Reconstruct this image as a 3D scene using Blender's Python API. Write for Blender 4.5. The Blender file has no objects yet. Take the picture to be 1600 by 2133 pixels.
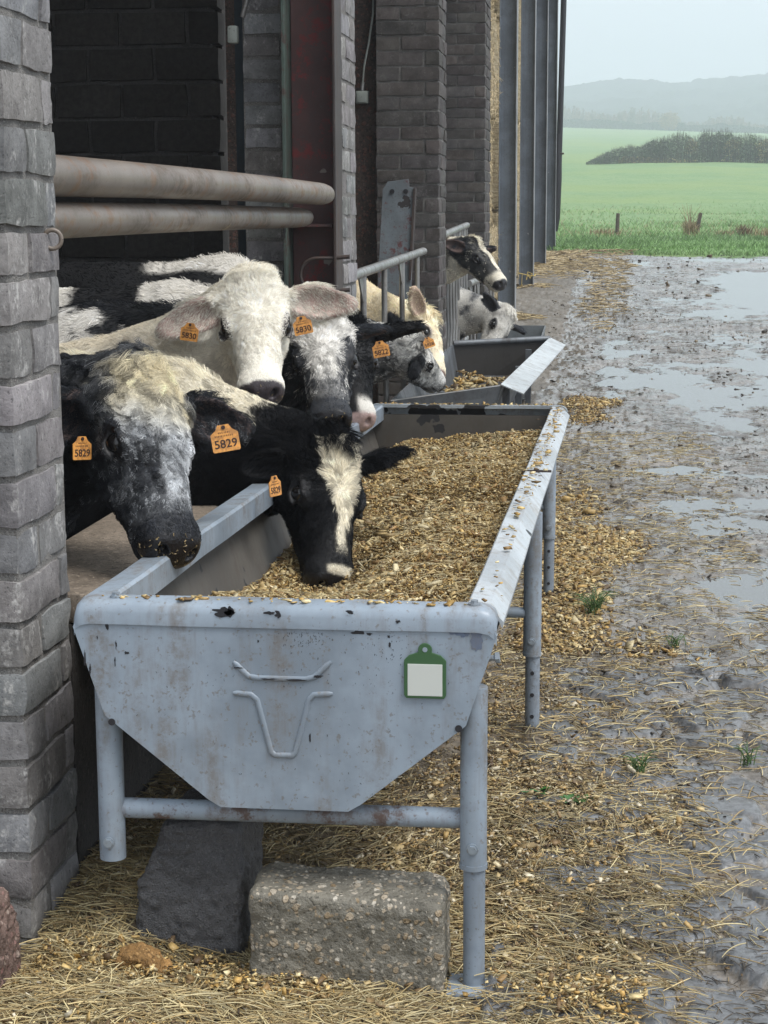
import bpy, bmesh, math, random
import numpy as np
from mathutils import Vector, Matrix
from mathutils.kdtree import KDTree
from math import radians, sin, cos, pi

# ------------------------------------------------------------------ camera, sky, sun, exposure
S = bpy.context.scene
COL = S.collection
PITCH, YAW, ROLL = radians(9.46), radians(7.067), radians(-0.25)
CAM = np.array([0.0, 0.0, 1.5])
cam_d = bpy.data.cameras.new('camera')
cam = bpy.data.objects.new('camera', cam_d)
COL.objects.link(cam)
cam_d.sensor_fit = 'VERTICAL'
cam_d.sensor_height = 36.0
cam_d.lens = 36.0 * 3700 / 2133
cam_d.clip_start = 0.05
cam_d.clip_end = 6000
_fw = Vector((-sin(YAW) * cos(PITCH), cos(YAW) * cos(PITCH), -sin(PITCH)))
_rt = Vector((cos(YAW), sin(YAW), 0))
_up = _rt.cross(_fw)
_r2 = _rt * cos(ROLL) + _up * sin(ROLL)
_u2 = _up * cos(ROLL) - _rt * sin(ROLL)
cam.matrix_world = Matrix(((_r2.x, _u2.x, -_fw.x, 0), (_r2.y, _u2.y, -_fw.y, 0), (_r2.z, _u2.z, -_fw.z, 1.5), (0, 0, 0, 1)))
S.camera = cam

world = bpy.data.worlds.new('World')
S.world = world
world.use_nodes = True
wn = world.node_tree
wn.nodes.clear()
sky = wn.nodes.new('ShaderNodeTexSky')
sky.sky_type = 'NISHITA'
sky.sun_disc = False
SUN_EL, SUN_ROT = radians(60), radians(118)
sky.sun_elevation = SUN_EL
sky.sun_rotation = SUN_ROT
sky.air_density = 1.0
sky.dust_density = 4.0
sky.ozone_density = 1.0
# an overcast: thick cloud evens the blue sky out to a pale grey blue
hsv = wn.nodes.new('ShaderNodeHueSaturation')
hsv.inputs['Saturation'].default_value = 0.35
mixc = wn.nodes.new('ShaderNodeMix')
mixc.data_type = 'RGBA'
mixc.inputs['Factor'].default_value = 0.72
mixc.inputs[7].default_value = (9.9, 10.6, 11.5, 1)
bg = wn.nodes.new('ShaderNodeBackground')
bg.inputs['Strength'].default_value = 0.050
wo = wn.nodes.new('ShaderNodeOutputWorld')
wn.links.new(sky.outputs[0], hsv.inputs['Color'])
wn.links.new(hsv.outputs[0], mixc.inputs[6])
wn.links.new(mixc.outputs[2], bg.inputs[0])
wn.links.new(bg.outputs[0], wo.inputs[0])

sun_d = bpy.data.lights.new('sun', 'SUN')
sun_d.energy = 1.5
sun_d.angle = radians(26)
sun_d.color = (1.0, 0.97, 0.93)
sun = bpy.data.objects.new('sun', sun_d)
COL.objects.link(sun)
_sd = Vector((sin(SUN_ROT) * cos(SUN_EL), cos(SUN_ROT) * cos(SUN_EL), sin(SUN_EL)))
sun.rotation_euler = _sd.to_track_quat('Z', 'Y').to_euler()

S.view_settings.view_transform = 'Standard'
S.view_settings.look = 'None'
S.view_settings.exposure = 1.28
S.view_settings.gamma = 1
S.render.engine = 'CYCLES'
S.cycles.max_bounces = 6
S.cycles.diffuse_bounces = 4
S.cycles.glossy_bounces = 3
S.cycles.volume_bounces = 1
S.cycles.transparent_max_bounces = 8
S.cycles_curves.shape = 'RIBBONS'

# ------------------------------------------------------------------ helpers
rng = np.random.default_rng(7)
random.seed(7)


def _hash(ix, iy, iz, seed):
    n = (ix.astype(np.int64) * 374761393 + iy.astype(np.int64) * 668265263 + iz.astype(np.int64) * 2147483647 + seed * 144665) & 0xffffffff
    n = ((n ^ (n >> 13)) * 1274126177) & 0xffffffff
    n = ((n ^ (n >> 16)) * 2246822519) & 0xffffffff
    return ((n ^ (n >> 15)) & 0xffff) / 32767.5 - 1.0


def vnoise(p, scale=1.0, seed=0):
    """value noise in [-1, 1] at points p (n, 3)"""
    q = np.asarray(p, float) * scale
    f = np.floor(q)
    i = f.astype(np.int64)
    t = q - f
    t = t * t * t * (t * (t * 6 - 15) + 10)
    r = 0
    for dx in (0, 1):
        wx = t[:, 0] if dx else 1 - t[:, 0]
        for dy in (0, 1):
            wy = t[:, 1] if dy else 1 - t[:, 1]
            for dz in (0, 1):
                wz = t[:, 2] if dz else 1 - t[:, 2]
                r = r + wx * wy * wz * _hash(i[:, 0] + dx, i[:, 1] + dy, i[:, 2] + dz, seed)
    return r


def fbm(p, scale=1.0, seed=0, n=3):
    a, r, t = 1.0, 0, 0
    for k in range(n):
        r = r + a * vnoise(p, scale * 2.03 ** k, seed + 17 * k)
        t += a
        a *= 0.5
    return r / t


def sst(a, b, x):
    t = np.clip((x - a) / (b - a), 0, 1)
    return t * t * (3 - 2 * t)


def unit(v):
    v = np.asarray(v, float)
    return v / np.linalg.norm(v)


def prop(o, label=None, cat=None, group=None, kind=None):
    if label: o['label'] = label
    if cat: o['category'] = cat
    if group: o['group'] = group
    if kind: o['kind'] = kind
    return o


def thing(name, label, cat, loc=(0, 0, 0), group=None):
    o = bpy.data.objects.new(name, None)
    o.empty_display_size = 0.1
    o.location = loc
    COL.objects.link(o)
    return prop(o, label, cat, group)


def link(o, parent=None):
    COL.objects.link(o)
    if parent is not None:
        o.parent = parent
        w = Vector((0, 0, 0))
        q = parent
        while q is not None:
            w += q.location
            q = q.parent
        o.location = -w if o.type != 'EMPTY' else o.location - w
    return o


def np_mesh(name, V, Fq, mat=None, parent=None, smooth=True, col=None, attrs=None):
    """V (n,3); Fq (m,4) or (m,3) or list of faces; one linked mesh object in world coordinates"""
    me = bpy.data.meshes.new(name)
    V = np.asarray(V, np.float32)
    if isinstance(Fq, np.ndarray):
        m, k = Fq.shape
        me.vertices.add(len(V))
        me.vertices.foreach_set('co', V.ravel())
        me.loops.add(m * k)
        me.loops.foreach_set('vertex_index', Fq.ravel().astype(np.int32))
        me.polygons.add(m)
        me.polygons.foreach_set('loop_start', np.arange(0, m * k, k, dtype=np.int32))
        me.update(calc_edges=True)
    else:
        me.from_pydata(V.tolist(), [], Fq)
        me.update()
    me.validate()
    if smooth:
        me.polygons.foreach_set('use_smooth', np.ones(len(me.polygons), bool))
    if col is not None:
        c = np.ones((len(V), 4), np.float32)
        c[:, :3] = col
        a = me.color_attributes.new('Col', 'FLOAT_COLOR', 'POINT')
        a.data.foreach_set('color', c.ravel())
    for k, v in (attrs or {}).items():
        a = me.attributes.new(k, 'FLOAT', 'POINT')
        a.data.foreach_set('value', np.asarray(v, np.float32))
    if mat is not None:
        me.materials.append(mat)
    o = bpy.data.objects.new(name, me)
    return link(o, parent)


class MB:
    """collects shapes for one mesh"""
    def __init__(self):
        self.V, self.F, self.C, self.n = [], [], [], 0

    def add(self, V, F, c=None):
        V = np.asarray(V, float)
        self.V.append(V)
        self.F += [tuple(i + self.n for i in f) for f in F]
        self.C.append(np.tile(np.asarray(c if c is not None else (1, 1, 1), float), (len(V), 1)) if np.ndim(c) < 2 else np.asarray(c))
        self.n += len(V)

    def box(self, c, s, R=None, bev=0.0, col=None):
        h = np.asarray(s, float) / 2
        R = np.eye(3) if R is None else np.asarray(R)
        if bev <= 0:
            V = np.array([[x, y, z] for x in (-1, 1) for y in (-1, 1) for z in (-1, 1)]) * h
            F = [(0, 1, 3, 2), (4, 6, 7, 5), (0, 4, 5, 1), (2, 3, 7, 6), (0, 2, 6, 4), (1, 5, 7, 3)]
        else:
            bm = bmesh.new()
            bmesh.ops.create_cube(bm, size=1)
            for v in bm.verts:
                v.co = Vector((v.co.x * 2 * h[0], v.co.y * 2 * h[1], v.co.z * 2 * h[2]))
            bmesh.ops.bevel(bm, geom=bm.edges[:], offset=min(bev, h.min() * 0.9), segments=2, affect='EDGES', profile=0.6)
            bm.verts.ensure_lookup_table()
            V = np.array([v.co[:] for v in bm.verts])
            F = [tuple(v.index for v in f.verts) for f in bm.faces]
            bm.free()
        self.add(V @ R.T + np.asarray(c), F, col)

    def tube(self, pts, r, seg=14, cap=True, col=None):
        P = np.asarray(pts, float)
        r = np.broadcast_to(np.asarray(r, float), (len(P),))
        T = np.gradient(P, axis=0)
        T /= np.linalg.norm(T, axis=1)[:, None]
        a = np.array([0, 0, 1.0]) if abs(T[0][2]) < 0.9 else np.array([1.0, 0, 0])
        V = []
        u = np.cross(T[0], a); u /= np.linalg.norm(u)
        ang = np.linspace(0, 2 * pi, seg, endpoint=False)
        for p, t, rr in zip(P, T, r):
            u = u - t * (u @ t); u /= np.linalg.norm(u)
            w = np.cross(t, u)
            V.append(p + rr * (np.cos(ang)[:, None] * u + np.sin(ang)[:, None] * w))
        V = np.concatenate(V)
        F = []
        for i in range(len(P) - 1):
            for j in range(seg):
                k = (j + 1) % seg
                F.append((i * seg + j, i * seg + k, (i + 1) * seg + k, (i + 1) * seg + j))
        if cap:
            F.append(tuple(range(seg - 1, -1, -1)))
            F.append(tuple(range((len(P) - 1) * seg, len(P) * seg)))
        self.add(V, F, col)

    def prism(self, poly, a, b, col=None):
        """poly (n,3) and its copy moved by vector b-a"""
        P = np.asarray(poly, float)
        d = np.asarray(b, float) - np.asarray(a, float)
        n = len(P)
        V = np.concatenate([P, P + d])
        F = [(i, (i + 1) % n, n + (i + 1) % n, n + i) for i in range(n)]
        F += [tuple(range(n - 1, -1, -1)), tuple(range(n, 2 * n))]
        self.add(V, F, col)

    def build(self, name, mat, parent=None, smooth=False, bevel=0.0, autosmooth=True):
        V = np.concatenate(self.V)
        o = np_mesh(name, V, self.F, mat, parent, smooth, np.concatenate(self.C))
        me = o.data
        bm = bmesh.new()
        bm.from_mesh(me)
        bmesh.ops.recalc_face_normals(bm, faces=bm.faces[:])
        bm.to_mesh(me)
        bm.free()
        if smooth and autosmooth:
            me.set_sharp_from_angle(angle=radians(40))
        if bevel > 0:
            md = o.modifiers.new('bevel', 'BEVEL')
            md.width = bevel; md.segments = 2; md.limit_method = 'ANGLE'; md.angle_limit = radians(40)
        return o


class NT:
    """small material builder"""
    def __init__(self, name, rough=0.6, spec=0.5, metal=0.0):
        self.m = bpy.data.materials.new(name)
        self.m.use_nodes = True
        self.t = self.m.node_tree
        self.b = self.t.nodes['Principled BSDF']
        self.b.inputs['Roughness'].default_value = rough
        self.b.inputs['Specular IOR Level'].default_value = spec
        self.b.inputs['Metallic'].default_value = metal
        self._pos = None

    def n(self, typ, **kw):
        nd = self.t.nodes.new('ShaderNode' + typ)
        for k, v in kw.items():
            setattr(nd, k, v)
        return nd

    def l(self, a, b):
        self.t.links.new(a, b)

    def pos(self, scale=(1, 1, 1)):
        if self._pos is None:
            self._pos = self.n('NewGeometry').outputs['Position']
        if scale == (1, 1, 1):
            return self._pos
        mp = self.n('Mapping')
        mp.inputs['Scale'].default_value = scale
        self.l(self._pos, mp.inputs['Vector'])
        return mp.outputs[0]

    def noise(self, scale, detail=4, rough=0.6, stretch=(1, 1, 1)):
        nd = self.n('TexNoise')
        nd.inputs['Scale'].default_value = scale
        nd.inputs['Detail'].default_value = detail
        nd.inputs['Roughness'].default_value = rough
        self.l(self.pos(stretch), nd.inputs['Vector'])
        return nd.outputs['Fac']

    def voro(self, scale, feature='F1', out='Distance', stretch=(1, 1, 1)):
        nd = self.n('TexVoronoi')
        nd.feature = feature
        nd.inputs['Scale'].default_value = scale
        self.l(self.pos(stretch), nd.inputs['Vector'])
        return nd.outputs[out]

    def ramp(self, fac, a, b, ca=0.0, cb=1.0):
        nd = self.n('MapRange')
        nd.interpolation_type = 'SMOOTHSTEP'
        nd.inputs['From Min'].default_value = a
        nd.inputs['From Max'].default_value = b
        nd.inputs['To Min'].default_value = ca
        nd.inputs['To Max'].default_value = cb
        self.l(fac, nd.inputs['Value'])
        return nd.outputs[0]

    def mix(self, fac, a, b, blend='MIX'):
        nd = self.n('Mix', data_type='RGBA', blend_type=blend)
        for v, s in ((fac, 0), (a, 6), (b, 7)):
            if isinstance(v, (int, float)):
                nd.inputs[s].default_value = v
            elif isinstance(v, tuple):
                nd.inputs[s].default_value = (*v, 1)
            else:
                self.l(v, nd.inputs[s])
        return nd.outputs[2]

    def math(self, op, a, b):
        nd = self.n('Math', operation=op)
        for v, s in ((a, 0), (b, 1)):
            if isinstance(v, (int, float)):
                nd.inputs[s].default_value = v
            else:
                self.l(v, nd.inputs[s])
        return nd.outputs[0]

    def attr(self, name='Col', out='Color'):
        nd = self.n('Attribute')
        nd.attribute_name = name
        return nd.outputs[out]

    def set(self, what, v):
        if isinstance(v, tuple):
            self.b.inputs[what].default_value = (*v, 1)
        elif isinstance(v, (int, float)):
            self.b.inputs[what].default_value = v
        else:
            self.l(v, self.b.inputs[what])

    def bump(self, h, strength=0.5, dist=0.01):
        nd = self.n('Bump')
        nd.inputs['Strength'].default_value = strength
        nd.inputs['Distance'].default_value = dist
        self.l(h, nd.inputs['Height'])
        self.l(nd.outputs[0], self.b.inputs['Normal'])


def hair_obj(name, P, radii, C, mat, parent=None):
    """P (n, k, 3) points; radii (k,) or (n, k); C (n, 3) one colour per strand"""
    n, k, _ = P.shape
    hc = bpy.data.hair_curves.new(name)
    hc.add_curves([k] * n)
    hc.attributes['position'].data.foreach_set('vector', P.astype(np.float32).ravel())
    ra = hc.attributes.get('radius') or hc.attributes.new('radius', 'FLOAT', 'POINT')
    ra.data.foreach_set('value', np.broadcast_to(radii, (n, k)).astype(np.float32).ravel())
    ca = hc.attributes.new('Col', 'FLOAT_COLOR', 'CURVE')
    c4 = np.ones((n, 4), np.float32)
    c4[:, :3] = C
    ca.data.foreach_set('color', c4.ravel())
    hc.materials.append(mat)
    o = bpy.data.objects.new(name, hc)
    return link(o, parent)


def rot_axes(ex, ey, ez):
    return np.array([ex, ey, ez]).T
# ------------------------------------------------------------------ materials
def m_brick(name='brick', white=0.5):
    t = NT(name, rough=0.85, spec=0.3)
    c = t.attr()
    n1 = t.noise(14, 6, 0.7)
    n2 = t.noise(120, 3, 0.7)
    c = t.mix(t.ramp(n1, 0.35, 0.7), c, (0.6, 0.6, 0.6), 'MULTIPLY')
    c = t.mix(t.ramp(n2, 0.60, 0.72, 0, 0.55), c, (0.33, 0.32, 0.31))
    c = t.mix(t.ramp(n2, 0.32, 0.42, 0.6, 0), c, (0.03, 0.03, 0.032))
    st = t.noise(9, 5, 0.75, (1.6, 1.6, 0.7))
    c = t.mix(t.math('MULTIPLY', t.ramp(st, 0.50, 0.66, 0, white), t.ramp(t.noise(70, 3), 0.4, 0.65)), c, (0.50, 0.49, 0.47))
    t.set('Base Color', c)
    t.set('Roughness', t.ramp(n1, 0.3, 0.7, 0.65, 0.95))
    t.bump(t.math('ADD', t.math('MULTIPLY', n2, 0.6), n1), 0.55, 0.006)
    return t.m


def m_paint(name, base, chip=(0.02, 0.02, 0.022), dirt=(0.16, 0.14, 0.12), amt=0.5, rough=0.42, rust=None, metal=0.0, dent=1.6, chips=0.70, streak=(3.0, 3.0, 0.35)):
    t = NT(name, rough=rough, spec=0.45, metal=metal)
    a = t.noise(5, 5, 0.65, streak)
    b = t.noise(34, 6, 0.75)
    d = t.noise(3.2, 5, 0.65)
    c = t.mix(t.ramp(d, 0.38, 0.62), base, tuple(x * 0.72 for x in base))
    f = t.math('MULTIPLY', t.ramp(a, 0.44, 0.66, 0, amt), t.ramp(b, 0.38, 0.62, 0.15, 1))
    c = t.mix(f, c, dirt)
    sp = t.noise(90, 3, 0.6)
    c = t.mix(t.ramp(sp, 0.60, 0.68, 0, 0.6), c, dirt)
    if rust:
        c = t.mix(t.ramp(t.noise(11, 6, 0.75), 0.52, 0.62, 0, 0.9), c, rust)
    pk = t.math('MULTIPLY', t.noise(9, 3, 0.55), t.ramp(t.noise(2.0, 2), 0.38, 0.62, 0.72, 1.12))
    k = t.ramp(pk, chips - 0.008, chips + 0.006)
    c = t.mix(k, c, chip)
    t.set('Base Color', c)
    t.set('Roughness', t.mix(f, (rough,) * 3, (0.8,) * 3))
    t.bump(t.math('ADD', t.math('MULTIPLY', b, 0.25), t.math('ADD', t.math('MULTIPLY', k, -0.6), t.math('MULTIPLY', t.noise(6, 2, .5), dent))), 0.25, 0.003)
    return t.m


def m_attr(name, rough=0.7, spec=0.3, bump=None, var=0.25, scale=60, sub=0.0):
    t = NT(name, rough=rough, spec=spec)
    c = t.attr()
    c = t.mix(t.ramp(t.noise(scale, 4, 0.7), 0.3, 0.7, 0, 1), c, (1 - var,) * 3, 'MULTIPLY')
    t.set('Base Color', c)
    if bump:
        t.bump(t.noise(scale, 4, 0.7), bump, 0.004)
    return t.m


def m_stone(name, base, specks, rough=0.8, sc=70, dark=0.6, bump=0.8):
    t = NT(name, rough=rough, spec=0.35)
    n = t.noise(8, 6, 0.7)
    c = t.mix(t.ramp(n, 0.3, 0.7), base, tuple(x * dark for x in base))
    v = t.n('TexVoronoi')
    v.inputs['Scale'].default_value = sc
    nz = t.n('TexNoise'); nz.inputs['Scale'].default_value = sc * .9; nz.inputs['Detail'].default_value = 2
    t.l(t.pos(), nz.inputs['Vector'])
    vm = t.n('VectorMath', operation='SCALE'); vm.inputs['Scale'].default_value = .75 / sc
    t.l(nz.outputs['Color'], vm.inputs[0])
    va = t.n('VectorMath', operation='ADD'); t.l(t.pos(), va.inputs[0]); t.l(vm.outputs[0], va.inputs[1])
    t.l(va.outputs[0], v.inputs['Vector'])
    sel = t.n('SeparateColor')
    t.l(v.outputs['Color'], sel.inputs[0])
    m = t.math('MULTIPLY', t.ramp(sel.outputs[0], 0.66, 0.72), t.ramp(v.outputs['Distance'], 0.42, 0.30))
    cc = t.mix(sel.outputs[1], specks[0], specks[1])
    c = t.mix(m, c, cc)
    w2 = t.n('TexVoronoi'); w2.inputs['Scale'].default_value = sc * 2.1
    t.l(va.outputs[0], w2.inputs['Vector'])
    s2 = t.n('SeparateColor'); t.l(w2.outputs['Color'], s2.inputs[0])
    c = t.mix(t.math('MULTIPLY', t.ramp(s2.outputs[0], .55, .6), t.ramp(w2.outputs['Distance'], .45, .3)), c, t.mix(s2.outputs[1], specks[1], specks[0]))
    g = t.noise(sc * 2.2, 3, 0.7)
    c = t.mix(t.ramp(g, 0.62, 0.7, 0, 0.7), c, tuple(min(1, x * 2.2) for x in base))
    c = t.mix(t.ramp(g, 0.36, 0.44, 0.75, 0), c, tuple(x * 0.25 for x in base))
    t.set('Base Color', c)
    t.bump(t.math('ADD', t.math('MULTIPLY', m, 0.5), t.math('ADD', n, g)), bump, 0.006)
    return t.m


M = {}
M['brick'] = m_brick('old_brick', 0.8)
M['brick_dark'] = m_brick('dark_brick', 0.15)  # darker brick tone for the two farther piers
M['mortar'] = m_stone('mortar', (0.24, 0.23, 0.215), ((0.3, 0.29, 0.27), (0.22, 0.2, 0.19)), 0.9, 120)
M['mortar2'] = m_stone('dark_mortar', (0.10, 0.095, 0.09), ((0.13, 0.12, 0.11), (0.11, 0.1, 0.09)), 0.9, 120)  # darker mortar tone for the joints of the inner block wall
M['block'] = m_stone('concrete_block', (0.085, 0.078, 0.07), ((0.12, 0.11, 0.1), (0.1, 0.09, 0.08)), 0.9, 60)
M['render'] = m_stone('old_render', (0.095, 0.07, 0.058), ((0.13, 0.1, 0.08), (0.15, 0.06, 0.045)), 0.9, 25)
M['trough'] = m_paint('trough_paint', (0.28, 0.335, 0.395), amt=0.72, chips=0.9, rust=None, rough=.36, dent=3.5)
M['scuff'] = NT('scuff_dark', 0.7).m
M['scuff'].node_tree.nodes['Principled BSDF'].inputs['Base Color'].default_value = (0.05, 0.05, 0.055, 1)
M['slate'] = m_paint('bare_slate_steel', (0.13, 0.17, 0.25), amt=.5, chips=.75)
M['lump'] = m_stone('caked_feed', (.36, .20, .07), ((.55, .38, .17), (.3, .15, .05)), .8, 60, .5, 1)
M['low'] = m_stone('low_wall_dark', (.055, .05, .046), ((.08, .07, .06), (.06, .05, .05)), .9, 30)
M['crossbar'] = m_paint('crossbar_paint', (0.28, 0.335, 0.395), amt=.85, dirt=(.13, .09, .07), rust=(.10, .06, .045), chips=.8)
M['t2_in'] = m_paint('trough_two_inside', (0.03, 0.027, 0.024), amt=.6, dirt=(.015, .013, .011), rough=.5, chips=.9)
M['lip2'] = m_paint('flared_lip_paint', (0.50, 0.54, 0.56), amt=.5, dirt=(.22, .18, .14), rough=.35, chips=.9)
M['rim_far'] = m_paint('far_rim_paint', (0.33, 0.37, 0.40), amt=.6, chips=.50)
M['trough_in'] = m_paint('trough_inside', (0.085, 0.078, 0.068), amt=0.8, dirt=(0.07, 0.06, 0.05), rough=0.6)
M['rim'] = m_paint('rim_paint', (0.46, 0.50, 0.53), amt=0.6, dirt=(0.25, 0.22, 0.18), rough=0.45, chips=0.76)
M['galv'] = m_paint('galvanised', (0.30, 0.30, 0.29), amt=0.8, dirt=(0.2, 0.18, 0.16), rough=0.35, metal=0.55, chips=0.9)
M['galv_dark'] = m_paint('weathered_steel', (0.15, 0.165, 0.18), amt=0.6, dirt=(0.06, 0.05, 0.045), rough=0.5, metal=0.35, chips=0.76, chip=(0.03, 0.028, 0.026))
M['post'] = m_paint('post_paint', (0.17, 0.20, 0.235), amt=0.35, dirt=(0.07, 0.065, 0.06), rough=0.5, chips=0.78, chip=(0.3, 0.3, 0.3), streak=(6, 6, 0.2))
M['post_edge_lit'] = m_paint('post_flange_lit', (0.30, 0.32, 0.34), amt=0.4, dirt=(0.14, 0.13, 0.12), rough=0.5, chips=0.8)  # paler copy of the post paint: daylight on the right flange put into colour
M['pipe'] = m_paint('barrier_paint', (0.20, 0.165, 0.135), amt=0.8, dirt=(0.095, 0.072, 0.055), rough=0.42, rust=(0.16, 0.085, 0.042), chips=0.77, chip=(0.33, 0.27, 0.18), streak=(1.5, .5, 1.5))
M['column'] = m_paint('column_paint', (0.085, 0.040, 0.038), amt=0.6, dirt=(0.06, 0.05, 0.05), rough=0.6, rust=(0.16, 0.022, 0.022), chips=0.72, chip=(0.2, 0.17, 0.15))
M['column_green'] = m_paint('flange_paint', (0.07, 0.10, 0.085), amt=0.7, dirt=(0.05, 0.045, 0.04), rough=0.6, chips=0.7, rust=(0.06, 0.035, 0.03))
M['plate'] = m_paint('plate_paint', (0.17, 0.20, 0.22), amt=0.4, dirt=(0.08, 0.06, 0.055), rough=0.6, rust=(0.12, 0.04, 0.04), chips=0.68, chip=(0.035, 0.03, 0.03))
M['iron'] = m_paint('rusty_iron', (0.05, 0.04, 0.038), amt=0.6, dirt=(0.09, 0.05, 0.035), rough=0.6, chips=0.9)
M['plastic3'] = m_paint('grey_sheet', (.17, .19, .20), amt=.4, dirt=(.1, .1, .1), rough=.4, chips=.9)
M['bolt'] = m_paint('bolt_zinc', (0.36, 0.42, 0.48), amt=0.5, rough=0.35, metal=0.4, chips=0.9)
M['plastic'] = m_paint('grey_plastic', (0.33, 0.36, 0.33), amt=0.6, dirt=(0.12, 0.12, 0.1), rough=0.5, chips=0.9)
M['black'] = NT('black_plastic', 0.45).m
M['black'].node_tree.nodes['Principled BSDF'].inputs['Base Color'].default_value = (0.018, 0.018, 0.022, 1)
M['blue'] = NT('blue_plastic', 0.4).m
M['blue'].node_tree.nodes['Principled BSDF'].inputs['Base Color'].default_value = (0.03, 0.08, 0.42, 1)
M['bluepost'] = m_paint('blue_post', (0.035, 0.055, 0.07), amt=0.6, dirt=(0.03, 0.03, 0.03), rough=0.6, chips=0.72)
M['stone_dark'] = m_stone('wet_basalt', (0.11, 0.11, 0.115), ((0.16, 0.16, 0.16), (0.07, 0.07, 0.075)), 0.42, 140, 0.7, 1.0)
M['stone_mix'] = m_stone('washed_concrete', (0.20, 0.185, 0.15), ((0.50, 0.46, 0.39), (0.26, 0.19, 0.11)), 0.6, 46, 0.62, 0.9)
M['stone_red'] = m_stone('red_stone', (0.17, 0.115, 0.095), ((0.30, 0.24, 0.2), (0.2, 0.1, 0.09)), 0.8, 40, 0.6, 0.9)
M['sill'] = m_stone('worn_sill', (0.26, 0.215, 0.17), ((0.3, 0.25, 0.2), (0.22, 0.18, 0.14)), 0.55, 40, 0.55, 0.4)
M['chip'] = m_attr('feed_chip', 0.55, 0.4, None, 0.35, 90)
M['straw'] = NT('straw_strand', 0.5, 0.4).m
_t = M['straw'].node_tree
_a = _t.nodes.new('ShaderNodeAttribute'); _a.attribute_name = 'Col'
_t.links.new(_a.outputs['Color'], _t.nodes['Principled BSDF'].inputs['Base Color'])
M['fur'] = NT('fur', 0.5, 0.12).m
_t = M['fur'].node_tree
_a = _t.nodes.new('ShaderNodeAttribute'); _a.attribute_name = 'Col'
_t.links.new(_a.outputs['Color'], _t.nodes['Principled BSDF'].inputs['Base Color'])
def _skin():
    t = NT('hide', 0.5, 0.4)
    c = t.attr()
    n = t.noise(160, 4, 0.7)
    c = t.mix(t.ramp(n, 0.3, 0.7, 0, 0.5), c, (0.55, 0.55, 0.55), 'MULTIPLY')
    t.set('Base Color', c)
    t.set('Roughness', t.attr('rough', 'Fac'))
    t.bump(t.math('ADD', t.voro(210), n), 0.35, 0.002)
    return t.m
M['skin'] = _skin()
_e = NT('eye_dark', 0.04, 0.6); _e.set('Base Color', (0.006, 0.005, 0.005)); M['eye'] = _e.m
_e = NT('tag_orange', 0.45, 0.4)
_c = _e.mix(_e.ramp(_e.noise(60, 5, 0.75), 0.40, 0.62, 0, 0.8), (0.78, 0.36, 0.09), (0.36, 0.17, 0.06))
_e.set('Base Color', _c); M['tag'] = _e.m
_e = NT('tag_ink', 0.6, 0.2); _e.set('Base Color', (0.055, 0.035, 0.03)); M['ink'] = _e.m
_e = NT('tag_green', 0.45, 0.4); _e.set('Base Color', (0.045, 0.11, 0.045)); M['green'] = _e.m
_e = NT('tag_pale', 0.5, 0.3); _e.set('Base Color', (0.55, 0.57, 0.53)); M['pale'] = _e.m
# ------------------------------------------------------------------ ground, field, hill
XW = -1.125                                                          # the barn's road-facing wall plane
GY = [-30, 0, 8, 12, 16, 20.5, 25, 29.5, 34, 46, 70, 100, 154, 250, 400, 600, 640, 1100, 1400]
GZ = [0, 0, 0, .05, .17, .34, .51, .70, .90, .98, 1.75, 3.0, 5.8, 10.6, 18.7, 30, 32, 82, 84]
_yy = np.concatenate([np.arange(-30, 60, .25), np.arange(60, 1400, 4.0)])
_zz = np.interp(_yy, GY, GZ)
for _k in range(6):
    _m = _yy[1:-1] < 58
    _zz[1:-1] = np.where(_m, (_zz[:-2] + 2 * _zz[1:-1] + _zz[2:]) / 4, (_zz[:-2] + 2 * _zz[1:-1] + _zz[2:]) / 4)


def macro(x, y):
    z = np.interp(y, _yy, _zz)
    return z - np.clip(y - 154, 0, 446) / 446 * (x + 13) * .040


def p3d(x, y, z=0.0):
    return np.stack([x, y, np.zeros_like(x) + z], -1)


def worley(x, y, cell, seed):
    gx, gy = np.floor(x / cell).astype(np.int64), np.floor(y / cell).astype(np.int64)
    f1 = np.full(x.shape, 9.0); f2 = np.full(x.shape, 9.0); idv = np.zeros(x.shape)
    for i in (-1, 0, 1):
        for j in (-1, 0, 1):
            cx, cy = gx + i, gy + j
            zz = np.zeros_like(cx)
            a = (cx + .5 + .36 * _hash(cx, cy, zz, seed)) * cell; b = (cy + .5 + .36 * _hash(cx, cy, zz, seed + 1)) * cell
            d = np.hypot((x - a) * .85, (y - b) * 1.1) / cell
            n = d < f1
            f2 = np.where(n, f1, np.minimum(f2, d)); idv = np.where(n, _hash(cx, cy, zz, seed + 2), idv); f1 = np.where(n, d, f1)
    return f1, f2, idv


PUD = [(.05, 15.0, .38, 1.3, .035), (.5, 15.2, .3, .8, .03), (2.15, 24.5, .6, 4.0, .055), (.36, 10.5, .22, .28, .028), (.75, 12.6, .3, .7, .03), (1.3, 17.5, .35, 1.3, .03),
       (2.6, 30.6, 1.0, .8, .04), (.62, 6.9, .2, .9, .022), (.55, 9.2, .3, .5, .02), (.85, 14, .3, 1.6, .03), (.33, 5.9, .12, .25, .02)]


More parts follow.
